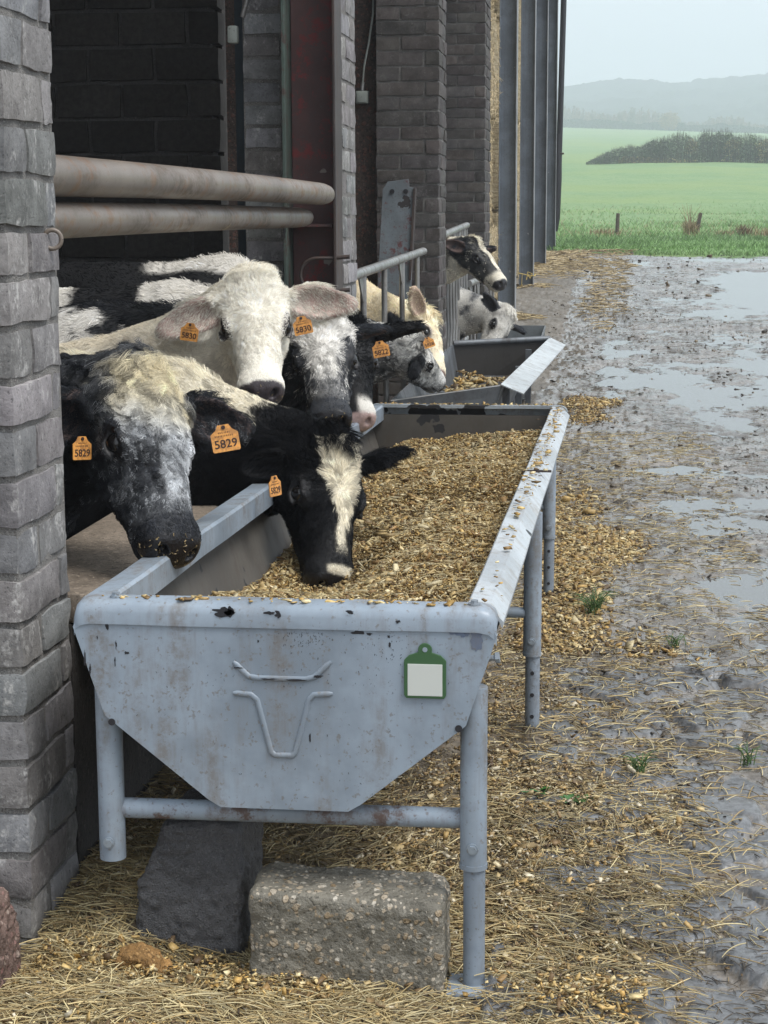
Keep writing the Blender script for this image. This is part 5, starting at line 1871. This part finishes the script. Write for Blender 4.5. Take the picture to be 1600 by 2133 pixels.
def coat_fardark(h, v, ear, W, b):
    n = len(h); d, l = two(n, np.array((.016, .019, .025)), np.array((.74, .69, .57)))
    j = .012 * vnoise(v, 20, 1)
    x, y, z = h[:, 0] + j, h[:, 1] + j, h[:, 2]
    w = sst(.042 - .015 * sst(.2, .35, y), .022, np.abs(x)) * sst(.40, .33, y) * sst(-.12, -.06, z)
    w = np.maximum(w, .08 + .06 * vnoise(v, 30, 4))
    w = np.maximum(w, sst(-.175, -.20, z + j) * .9)
    hd = np.linalg.norm(h - (0, .14, -.09), axis=1)
    nk = sst(.21, .25, hd + j)
    w = w * (1 - nk) + nk * sst(-.35, .05, fbm(v * (1, 1, .35), 9, 12) + .2)
    return np.clip(w * (1 - .95 * ear), 0, 1), d, l


def coat_farpale(h, v, ear, W, b):
    n = len(h); d, l = two(n, np.array((.04, .045, .055)), np.array((.66, .64, .59)))
    w = .72 + .22 * vnoise(v, 12, 1)
    w = np.maximum(w, sst(.12, .05, h[:, 1]))
    eye = sst(.07, .02, np.linalg.norm(np.abs(h) - (.1, .2, .072), axis=1))
    w = w * (1 - .85 * eye)
    hd = np.linalg.norm(h - (0, .12, -.1), axis=1)
    nk = sst(.24, .32, hd)
    w = w * (1 - nk) + nk * sst(-.1, .35, fbm(v, 6, 31))
    return np.clip(w * (1 - .97 * ear), 0, 1), d, l


COWS = [
    dict(label='roan cow with a shaggy cream forehead and black muzzle beside the brick pillar', poll=(-1.057, 3.98, 1.157), muzzle=(-.928, 3.74, .770),
         up=(.80, -.66, .35), withers=(-1.85, 4.38, 1.10), crest=(0, 0, .03), coat=coat_roan, forelock=.3, crumbs=46, crumb_label='crumbs of feed stuck on the nose of the shaggy roan cow', hairs=85000, vox=.0055, seed=1, shag=1.3, len=1.12, curl=.6, mess=.6, clump=34, lockvar=.30, soft=.5,
         gather=.7, ear_l=((.97, .06, .02), (.1, .62, .8)), ear_r=((.70, .05, -.70), (.5, .6, .3)), ears=1.05, ear_in=(.07, .045, .04),
         tags=[((-.822, 3.80, 1.020), (.25, -1, .12), (1, .25, .16), .061, '5829'), ((-1.155, 3.83, .990), (1.6, -1, .1), (.6, 1.0, -.1), .054, '5829')]),
    dict(label='black cow with a white blaze eating from the near trough', poll=(-.748, 4.85, .902), muzzle=(-.717, 4.62, .515),
         up=(.60, -.76, .12), wide=1.08, withers=(-1.62, 5.02, 1.10), crest=(0, 0, .06), throat=(0, 0, .02), coat=coat_blaze, hairs=65000, vox=.0055, seed=2, forelock=1.0, curl=.2, mess=.35,
         ear_l=((.80, -.30, .45), (.4, .6, -.5)), ears=.85, ear_r=((.55, -.10, -.80), (.8, .5, .2)), ear_in=(.012, .012, .014),
         tags=[((-.853, 4.55, .80), (1, -.42, .1), (.4, 1, 0), .055, '5829')]),
    dict(label='creamy white cow with a curly forehead facing out, orange tags in both ears', poll=(-1.124, 5.65, 1.312), muzzle=(-1.04, 5.35, .956),
         up=(.22, -1, .3), withers=(-1.85, 5.78, 1.03), crest=(0, 0, -.05), coat=coat_white, crumbs=14, crumb_label='crumbs of feed stuck on the nose of the white cow', hairs=75000, vox=.006, seed=3, nose=(.055, .045, .05), ear_in=(.36, .19, .16), eyeskin=(.09, .075, .07), lid=(.03, .026, .025), forelock=.6, mess=.25, lockvar=.09, gather=.35, len=.85,
         ear_l=((.95, .14, .02), (.15, .62, .75)), ear_r=((.88, .26, -.2), (.3, .6, .75)), ears=1.12, fringe=1.3, wide=1.0, curl=.3, shag=1.1,
         tags=[((-.922, 5.42, 1.168), (.1, -1, .1), (1, .1, .22), .058, '5830'), ((-1.283, 5.44, 1.145), (-.1, -1, .1), (1, -.1, -.12), .058, '5830')]),
    dict(label='grey faced cow with a white star on its forehead looking over the trough rim', poll=(-.963, 6.0, 1.171), muzzle=(-.879, 5.70, .828),
         up=(.12, -1, .4), withers=(-1.75, 6.30, 1.16), coat=coat_star, crumbs=16, crumb_label='crumbs of feed stuck on the nose of the grey faced cow', hairs=36000, vox=.0065, seed=4, nose=(.008, .007, .008), rad=.0007,
         ear_l=((.85, -.4, -.3), (.1, .8, -.5)), ear_r=((.85, -.4, -.3), (.1, .8, -.5)), ears=.8),
    dict(label='black cow with a pink and white muzzle half hidden behind the grey faced cow', poll=(-.955, 6.5, 1.126), muzzle=(-.868, 6.28, .765),
         up=(.1, -1, .3), withers=(-1.62, 6.85, 1.215), coat=coat_patch, hairs=22000, vox=.008, seed=5, nose=(.5, .36, .33), rad=.0008, back=(-1, .0, 0),
         ear_l=((.9, -.2, -.2), (.1, .85, -.4)), ears=1.15, ear_in=(.012, .011, .012),
         tags=[((-.80, 6.38, 1.025), (.1, -1, .1), (1, .1, .2), .06, '5822')]),
    dict(label='black cow with a white topline standing against the dark block wall', poll=(-1.30, 7.25, .95), muzzle=(-1.2, 7.15, .55),
         up=(.5, -.8, .1), withers=(-1.55, 7.45, 1.30), coat=coat_ridge, hairs=9000, vox=.012, seed=6, len=.7, rad=.0009, zmin=.9),
    dict(label='pale roan cow with black ears feeding where the two troughs meet', poll=(-1.006, 9.30, .871), muzzle=(-.888, 9.60, .600),
         up=(.80, .45, .40), withers=(-1.85, 9.45, 1.10), coat=coat_greyface, hairs=20000, vox=.0075, seed=7, rad=.0008,
         ear_l=((.85, -.2, .25), (.0, .8, .3)), ear_r=((.75, -.35, -.5), (.3, .8, .1)), ear_in=(.012, .012, .013), nose=(.06, .055, .055),
         tags=[((-.908, 9.25, .847), (.05, -1, .3), (1, .05, .4), .058, '5828')]),
    dict(label='cream coloured cow reaching down into the second trough', poll=(-1.03, 10.45, .93), muzzle=(-.945, 10.15, .58),
         up=(.85, .15, .40), withers=(-1.85, 10.6, 1.22), crest=(0, 0, .03), coat=coat_cream, hairs=16000, vox=.008, seed=8, rad=.0009, eyeskin=(.5, .42, .34), nose=(.3, .2, .17), ear_in=(.4, .25, .2),
         ear_r=((.8, -.3, .1), (.2, .8, .3)), ear_l=((.8, -.3, .1), (.2, .8, .3))),
    dict(label='dark grey cow with a white blaze holding its head up beside the farther brick pier', poll=(-.969, 13.2, 1.323), muzzle=(-.74, 13.0, .998),
         up=(.72, -.38, .55), withers=(-1.85, 13.45, 1.32), coat=coat_fardark, hairs=15000, vox=.0085, seed=9, rad=.0011, floor=.1, len=.75,
         ear_l=((.9, -.2, .1), (.1, .85, -.2)), ear_r=((.6, -.65, -.3), (.5, .6, .4)), nose=(.03, .028, .03)),
    dict(label='pale grey cow with small black ears eating below the cow with the raised head', poll=(-.744, 14.3, .745), muzzle=(-.929, 14.1, .399),
         up=(.75, -.60, .0), withers=(-1.7, 14.5, 1.08), coat=coat_farpale, hairs=12000, vox=.0085, seed=10, rad=.0011, floor=.12, len=.7, zmin=.4,
         ear_l=((.9, -.2, .1), (.1, .85, -.2)), ear_r=((.6, -.5, -.5), (.6, .6, .1)), ear_in=(.012, .012, .014)),
]
for sp in COWS:
    make_cow(sp)
# ------------------------------------------------------------------ loose feed and straw
CH = np.array([(.68, .49, .20), (.57, .39, .15), (.76, .60, .30), (.46, .30, .115), (.29, .18, .07), (.80, .67, .40), (.60, .38, .12), (.16, .10, .045)])


def chips(name, x, y, z, size, lab, cat, r, dark=1.0, tilt=.5, parent=None, pal=CH, asp=(.35, .8)):
    """many small bent flakes in one mesh"""
    n = len(x)
    a = unit_rows(np.stack([r.normal(0, 1, n), r.normal(0, 1, n), r.normal(0, tilt, n)], 1))
    b = unit_rows(np.cross(a, np.stack([r.normal(0, tilt, n), r.normal(0, tilt, n), np.ones(n)], 1)))
    c = np.cross(a, b)
    L = size * r.uniform(.5, 1.6, n); Wd = L * r.uniform(asp[0], asp[1], n); H = L * r.uniform(.08, .28, n)
    cen = np.stack([x, y, z], 1)
    bend = r.uniform(-.25, .25, n) * L
    V = []
    for (u, v, w) in ((-1, -1, -1), (1, -.8, -1), (1, .7, -1), (-1, 1, -1), (-.9, -.8, 1), (.9, -1, 1), (.8, .9, 1), (-1, .8, 1)):
        jit = r.uniform(.7, 1.15, n)
        V.append(cen + a * (u * L / 2 * jit)[:, None] + b * (v * Wd / 2 * jit)[:, None] + c * (w * H / 2 + bend * (abs(u) > .85) * .5)[:, None])
    V = np.stack(V, 1).reshape(-1, 3)
    q = np.array([(0, 3, 2, 1), (4, 5, 6, 7), (0, 1, 5, 4), (1, 2, 6, 5), (2, 3, 7, 6), (3, 0, 4, 7)])
    F = (np.arange(n)[:, None, None] * 8 + q[None]).reshape(-1, 4)
    col = pal[r.integers(0, len(pal), n)] * r.uniform(.6, 1.25, (n, 1)) * np.reshape(dark, (-1, 1))
    o = np_mesh(name, V, F, M['chip'], parent, False, np.repeat(np.clip(col, 0, 1), 8, 0))
    return prop(o, lab, cat, kind='stuff') if lab else o


def straws(name, x, y, z, L, lab, r, rad=.0012, cols=None, up=.06, sag=.2, dark=1.0, align=None, parent=None):
    n = len(x)
    an = r.uniform(0, 2 * pi, n) if align is None else align
    d = np.stack([np.cos(an), np.sin(an), r.normal(0, up, n)], 1)
    k = np.linspace(-.5, .5, 5)[None, :, None]
    bend = np.stack([-np.sin(an), np.cos(an), np.zeros(n)], 1) * r.normal(0, .13, (n, 1))
    P = np.stack([x, y, z], 1)[:, None] + d[:, None] * k * L[:, None, None] + bend[:, None] * (k ** 2) * L[:, None, None] * 1.3
    P[..., 2] += (-sag * (k[..., 0] ** 2) * L[:, None])
    cols = np.array([(.46, .36, .18), (.35, .26, .12), (.56, .47, .26), (.24, .175, .085), (.40, .34, .20)]) if cols is None else cols
    C = cols[r.integers(0, len(cols), n)] * r.uniform(.55, 1.25, (n, 1)) * np.reshape(dark, (-1, 1))
    o = hair_obj(name, P, np.array([.8, 1, 1, .9, .5]) * rad * r.uniform(.6, 1.4, (n, 1)), np.clip(C, 0, 1), M['straw'], parent)
    return prop(o, lab, 'straw', kind='stuff') if lab else o


def scatter_all():
    r = np.random.default_rng(21)
    # feed in the near trough: a bumpy bed and its flakes
    ys = np.linspace(YF + .03, YB - .005, 150); us = np.linspace(0, 1, 50)
    Y, U = np.meshgrid(ys, us, indexing='ij')
    def feed_z(x, y):
        p = p3d(x, y)
        u = (x - XL(y)) / (XR(y) - XL(y))
        z = .600 + .035 * sst(5.0, 6.6, y) + .028 * vnoise(p, 3.2, 5) + .012 * vnoise(p, 11, 6) + .05 * sst(.35, .75, u) * (1 - .4 * sst(.85, 1, u)) + .03 * sst(4.4, 3.6, y)
        z = z - .105 * np.exp(-(((x + .71) / .17) ** 2 + ((y - 4.46) / .30) ** 2)) - .03 * sst(.25, .05, u)
        return z
    def clampx(y, u, z):
        s = np.clip((z - .54) / .195, 0, 1)
        return (XL(y) + .068 - .060 * s) * (1 - u) + (XR(y) - .068 + .060 * s) * u
    X = clampx(Y, U, .60)
    x, y = X.ravel(), Y.ravel()
    z = feed_z(x, y)
    x = clampx(y, U.ravel(), z)
    bed = m_attr('feed_bed', .8, .2, .8, .5, 120)
    fo = np_mesh('feed', np.stack([x, y, z - .006], 1), grid_faces(150, 50), bed, None, True, np.array((.20, .13, .055)) * (1 + .5 * fbm(p3d(x, y), 30, 4))[:, None])
    prop(fo, 'golden chopped feed filling the near trough', 'feed', kind='stuff')
    n = 110000
    y = YF + .04 + (YB - YF - .07) * r.random(n) ** 1.35; u = r.uniform(.02, .98, n)
    x = clampx(y, u, .60); z = feed_z(x, y); x = clampx(y, u, z)
    patch = 1 - .45 * sst(.1, .5, fbm(p3d(x, y), 4.5, 91))
    sz = .0047 * np.exp(r.normal(0, .45, n)) * np.clip(.75 + y * .06, .9, 1.3)
    chips('feed_flakes', x, y, z + r.uniform(-.004, .007, n), sz, None, None, r, patch, .55, fo)
    n = 2600
    y = r.uniform(YF + .05, YB - .1, n); u = r.uniform(.05, .95, n); x = clampx(y, u, .62); z = feed_z(x, y)
    chips('feed_husks', x, y, z + .008, .016 * np.exp(np.clip(r.normal(0, .4, n), -1, .55)), None, None, r, 1.0, .4, fo, np.array([(.60, .47, .24), (.50, .36, .16), (.36, .22, .09), (.68, .58, .36)]), (.18, .45))
    n = 6000
    y = r.uniform(YF + .05, YB - .1, n); u = r.uniform(.05, .95, n); x = clampx(y, u, .62); z = feed_z(x, y)
    straws('feed_straw', x, y, z + .012, r.uniform(.008, .035, n), None, r, .0009, up=.2, parent=fo)
    # crumbs on the rims
    n = 700
    t = r.random(n)
    side = r.random(n)
    y = np.where(side < .62, YF + .06 + (YB - YF) * t, np.where(side < .84, YB + .03 + 0 * t, YF + .03 + 0 * t)); 
    x = np.where(side < .62, XR(y) - .032 + r.normal(0, .016, n), XL(y) + .05 + (XR(y) - XL(y) - .1) * r.random(n))
    y = y + np.where(side < .62, 0, r.normal(0, .010, n))
    keep = (side >= .62) | (r.random(n) < .25 + .75 * sst(4.2, 5.6, y))
    chips('rim_crumbs', x[keep], y[keep], np.full(keep.sum(), TZ + .0035), .008 * np.exp(r.normal(0, .4, keep.sum())), 'crumbs of feed lying along the near trough rim', 'crumbs', r, 1.0, .15)
    # feed in the second trough
    n = 1700
    y = r.uniform(9.35, 12.6, n); x = r.uniform(-1.0, -.62, n); z = .37 + .03 * vnoise(p3d(x, y), 4, 3) + r.uniform(0, .02, n)
    f2 = chips('trough_feed', x, y, z, .026 * np.exp(r.normal(0, .4, n)), 'scraps of feed in the bottom of the second trough', 'feed', r, .7)
    m = MB(); m.box((-.80, 11, .35), (.50, 3.3, .05)); m.build('feed_bed', M['stone_dark'], f2)
    n = 1200
    y = r.uniform(13.6, 14.6, n); x = r.uniform(-1.08, -.75, n); z = .42 + .05 * np.exp(-((x + .98) / .1) ** 2) + .02 * r.random(n)
    chips('trough_feed', x, y, z, .024 * np.exp(r.normal(0, .3, n)), 'small heap of feed in the farthest trough', 'feed', r, 1.0)
    # chips on the ground
    def pick(n, x0, x1, y0, y1, dens):
        X, Y = [], []
        c = 0
        while c < n:
            x = r.uniform(x0, x1, n * 2); y = r.uniform(y0, y1, n * 2)
            k = r.random(n * 2) < dens(x, y)
            X.append(x[k]); Y.append(y[k]); c += k.sum()
        x, y = np.concatenate(X)[:n], np.concatenate(Y)[:n]
        return x, y, ground_z(x, y)
    stone_free = lambda x, y: 1 - .86 * (relief(x, y)[1])
    x, y, z = pick(38000, -1.12, .75, 2.6, 6.6, lambda x, y: np.clip(litter(x, y) * (.30 + .9 * sst(-.1, .45, vnoise(p3d(x, y), 2.6, 81))) * stone_free(x, y), 0, 1) * (1 - .25 * sst(-.45, -.75, x)))
    chips('fallen_feed', x, y, z + r.uniform(.004, .02, len(x)), .0058 * np.exp(r.normal(0, .5, len(x))), 'golden flakes of feed fallen on the ground round the near trough', 'fallen feed', r, .95 - .45 * sst(.1, .5, fbm(p3d(x, y), 5, 82)), .4, None, CH * (.88, .93, 1.15))
    x, y, z = pick(7000, -1.1, .1, 2.6, 3.3, lambda x, y: np.clip(.25 + 1.2 * vnoise(p3d(x, y), 5, 83), 0, 1))
    chips('fallen_feed', x, y, z + r.uniform(.012, .028, len(x)), .0062 * np.exp(r.normal(0, .5, len(x))), 'flakes of feed lying on the straw in front of the near trough', 'fallen feed', r, 1.0, .5)
    x, y, z = pick(13000, -.3, .45, 6, 14.2, lambda x, y: litter(x, y))
    chips('fallen_feed', x, y, z + r.uniform(.0, .008, len(x)), .013 * np.exp(r.normal(0, .4, len(x))), 'feed trodden into the mud farther along the troughs', 'fallen feed', r, .8, .4)
    # dark bits all over the mud
    dk = np.array([(.09, .075, .06), (.12, .097, .07), (.07, .06, .05), (.20, .15, .09)])
    y = 4.2 + 28 * r.random(7000) ** 1.7; x = r.uniform(-.25, 1, 7000) * (.11 * y + .45)
    ok = (litter(x, y) < .6) & (vnoise(p3d(x, y) * (1, .5, 1), 1.7, 44) + .5 * vnoise(p3d(x, y), 6, 45) > -.15)
    x, y = x[ok], y[ok]
    chips('mud_crumbs', x, y, ground_z(x, y) + .002, (.005 + .0006 * y) * np.exp(r.normal(0, .5, len(x))), 'dark clods and rotten straw trodden into the wet yard', 'mud', r, 1.0, .35, None, dk, (.3, .9))
    # straw
    mound = lambda x, y: np.clip(1.2 * np.exp(-(((x + .78) / .40) ** 2 + ((y - 3.0) / .28) ** 2)) + .75 * sst(.25, -.2, x - .1 * (y - 3)) * sst(3.9, 3.0, y) + .5 * litter(x, y) * sst(5, 3.5, y) + .8 * sst(-.7, -.9, x) * sst(4.2, 3.4, y), 0, 1) * (.3 + .7 * stone_free(x, y)) * (1 - .85 * np.exp(-(((x + .236) / .09) ** 2 + ((y - 3.22) / .10) ** 2)))
    x, y, z = pick(19000, -1.14, .55, 2.55, 4.6, mound)
    al = vnoise(p3d(x, y), 2.2, 66) * 2.2 + r.normal(0, .75, len(x)) + np.where(x < -.45, -.5, .15)
    under = 1.1 - .5 * sst(-.1, .5, fbm(p3d(x, y), 4, 171))
    straws('loose_straw', x, y, z + r.uniform(.002, .022, len(x)) , r.uniform(.03, .12, len(x)), 'wet matted straw lying in front of and under the near trough', r, .00095, align=al, dark=under, up=.10)
    x, y, z = pick(7000, -.35, .7, 4, 12, lambda x, y: np.clip(.25 + litter(x, y), 0, 1))
    straws('loose_straw', x, y, z + .006, r.uniform(.02, .11, len(x)), 'scattered straw on the mud beside the troughs', r, .0014, up=.05)
    x, y, z = pick(3300, -1.3, .9, 15, 33, lambda x, y: np.clip(.9 * sst(.25, .0, np.abs(np.hypot(x + 1.0, (((y - 20.5 + 2.25) % 4.5) - 2.25) * .8)) - .1) + .16 * sst(.3, .1, np.abs(x + .05 - .02 * (y - 20)) + .2 * vnoise(p3d(x, y), .8, 3)) * sst(18, 22, y) + .6 * sst(.2, -.9, x) * sst(26, 30, y), 0, 1))
    straws('loose_straw', x, y, z + .012, r.uniform(.08, .3, len(x)), 'pale straw blown round the feet of the steel posts', r, .0045, cols=np.array([(.42, .33, .18), (.34, .26, .13), (.50, .41, .25), (.22, .17, .10)]), up=.12)
    # rotten fibres trodden into the wet mud
    y = 2.7 + 27 * r.random(26000) ** 2.2; x = -.35 + r.random(26000) * (.115 * y + .55)
    ok = fbm(p3d(x, y) * (1, .6, 1), 2.3, 144) + .25 * r.normal(0, 1, len(x)) > -.12
    x, y = x[ok], y[ok]
    straws('rotten_straw', x, y, ground_z(x, y) + .003, (.012 + .004 * y) * r.uniform(.5, 1.8, len(x)), 'dark rotten straw fibres trodden over the wet yard', r, .0009, cols=np.array([(.075, .06, .045), (.11, .085, .055), (.05, .042, .035), (.20, .15, .085)]), up=.10)
    # weeds between the cobbles
    def weed(cx, cy, n, L, lab, broad):
        x = cx + r.normal(0, .012, n); y = cy + r.normal(0, .012, n); z = ground_z(x, y)
        an = r.uniform(0, 2 * pi, n)
        if broad:
            V, F = [], []
            for i in range(n):
                d = np.array((cos(an[i]), sin(an[i]), .45)); s = np.array((-sin(an[i]), cos(an[i]), 0)); l = L * r.uniform(.6, 1.2); b = np.array((x[i], y[i], z[i] + .004))
                k = len(V)
                V += [b, b + d * l * .5 + s * l * .24, b + d * l * .5 - s * l * .24, b + d * l * np.array((1, 1, .6))]
                F += [(k, k + 1, k + 3, k + 2)]
            o = np_mesh('weed', np.array(V), F, M['weed'], None, True)
        else:
            k = np.linspace(0, 1, 4)
            P = np.stack([x, y, z], 1)[:, None] + np.stack([np.cos(an)[:, None] * k ** 1.5 * L, np.sin(an)[:, None] * k ** 1.5 * L, np.sin(k * 2)[None] * L * r.uniform(.5, 1.1, (n, 1))], -1)
            o = hair_obj('weed', P, np.array([.0014, .0013, .001, .0004]), np.array((.07, .13, .04)) * r.uniform(.6, 1.4, (n, 1)), M['straw'])
        prop(o, lab, 'weed', 'weeds between the cobbles')
    w = NT('weed_leaf', .4, .4); w.set('Base Color', (.045, .135, .028)); M['weed'] = w.m
    weed(-.145, 4.42, 12, .035, 'dark green leafy weed growing beside the front right trough leg', True)
    weed(-.06, 4.36, 16, .042, 'broad leaved weed growing on the cobbles right of the leafy one', True)
    weed(.11, 4.62, 22, .05, 'thin grassy weed growing among the feed on the cobbles', False)
    weed(.40, 4.75, 14, .05, 'sparse grassy weed near the wet right edge of the yard', False)
    weed(.27, 6.2, 18, .045, 'small green grass clump in the mud', False)
    weed(-.02, 6.55, 50, .08, 'matted green grass at the foot of the farthest trough leg', False)


scatter_all()

# ------------------------------------------------------------------ wet air
hb = MB()
hb.box((20, 640, 60), (1300, 1600, 128))
hz = hb.build('haze', None)
hm = bpy.data.materials.new('wet_air')
hm.use_nodes = True
nt = hm.node_tree
nt.nodes.clear()
vo = nt.nodes.new('ShaderNodeVolumePrincipled')
vo.inputs['Color'].default_value = (.85, .925, 1.0, 1)
vo.inputs['Density'].default_value = .0015
vo.inputs['Anisotropy'].default_value = 0.2
ou = nt.nodes.new('ShaderNodeOutputMaterial')
nt.links.new(vo.outputs[0], ou.inputs['Volume'])
hz.data.materials.append(hm)
prop(hz, 'thin rainy mist', 'haze', kind='stuff')
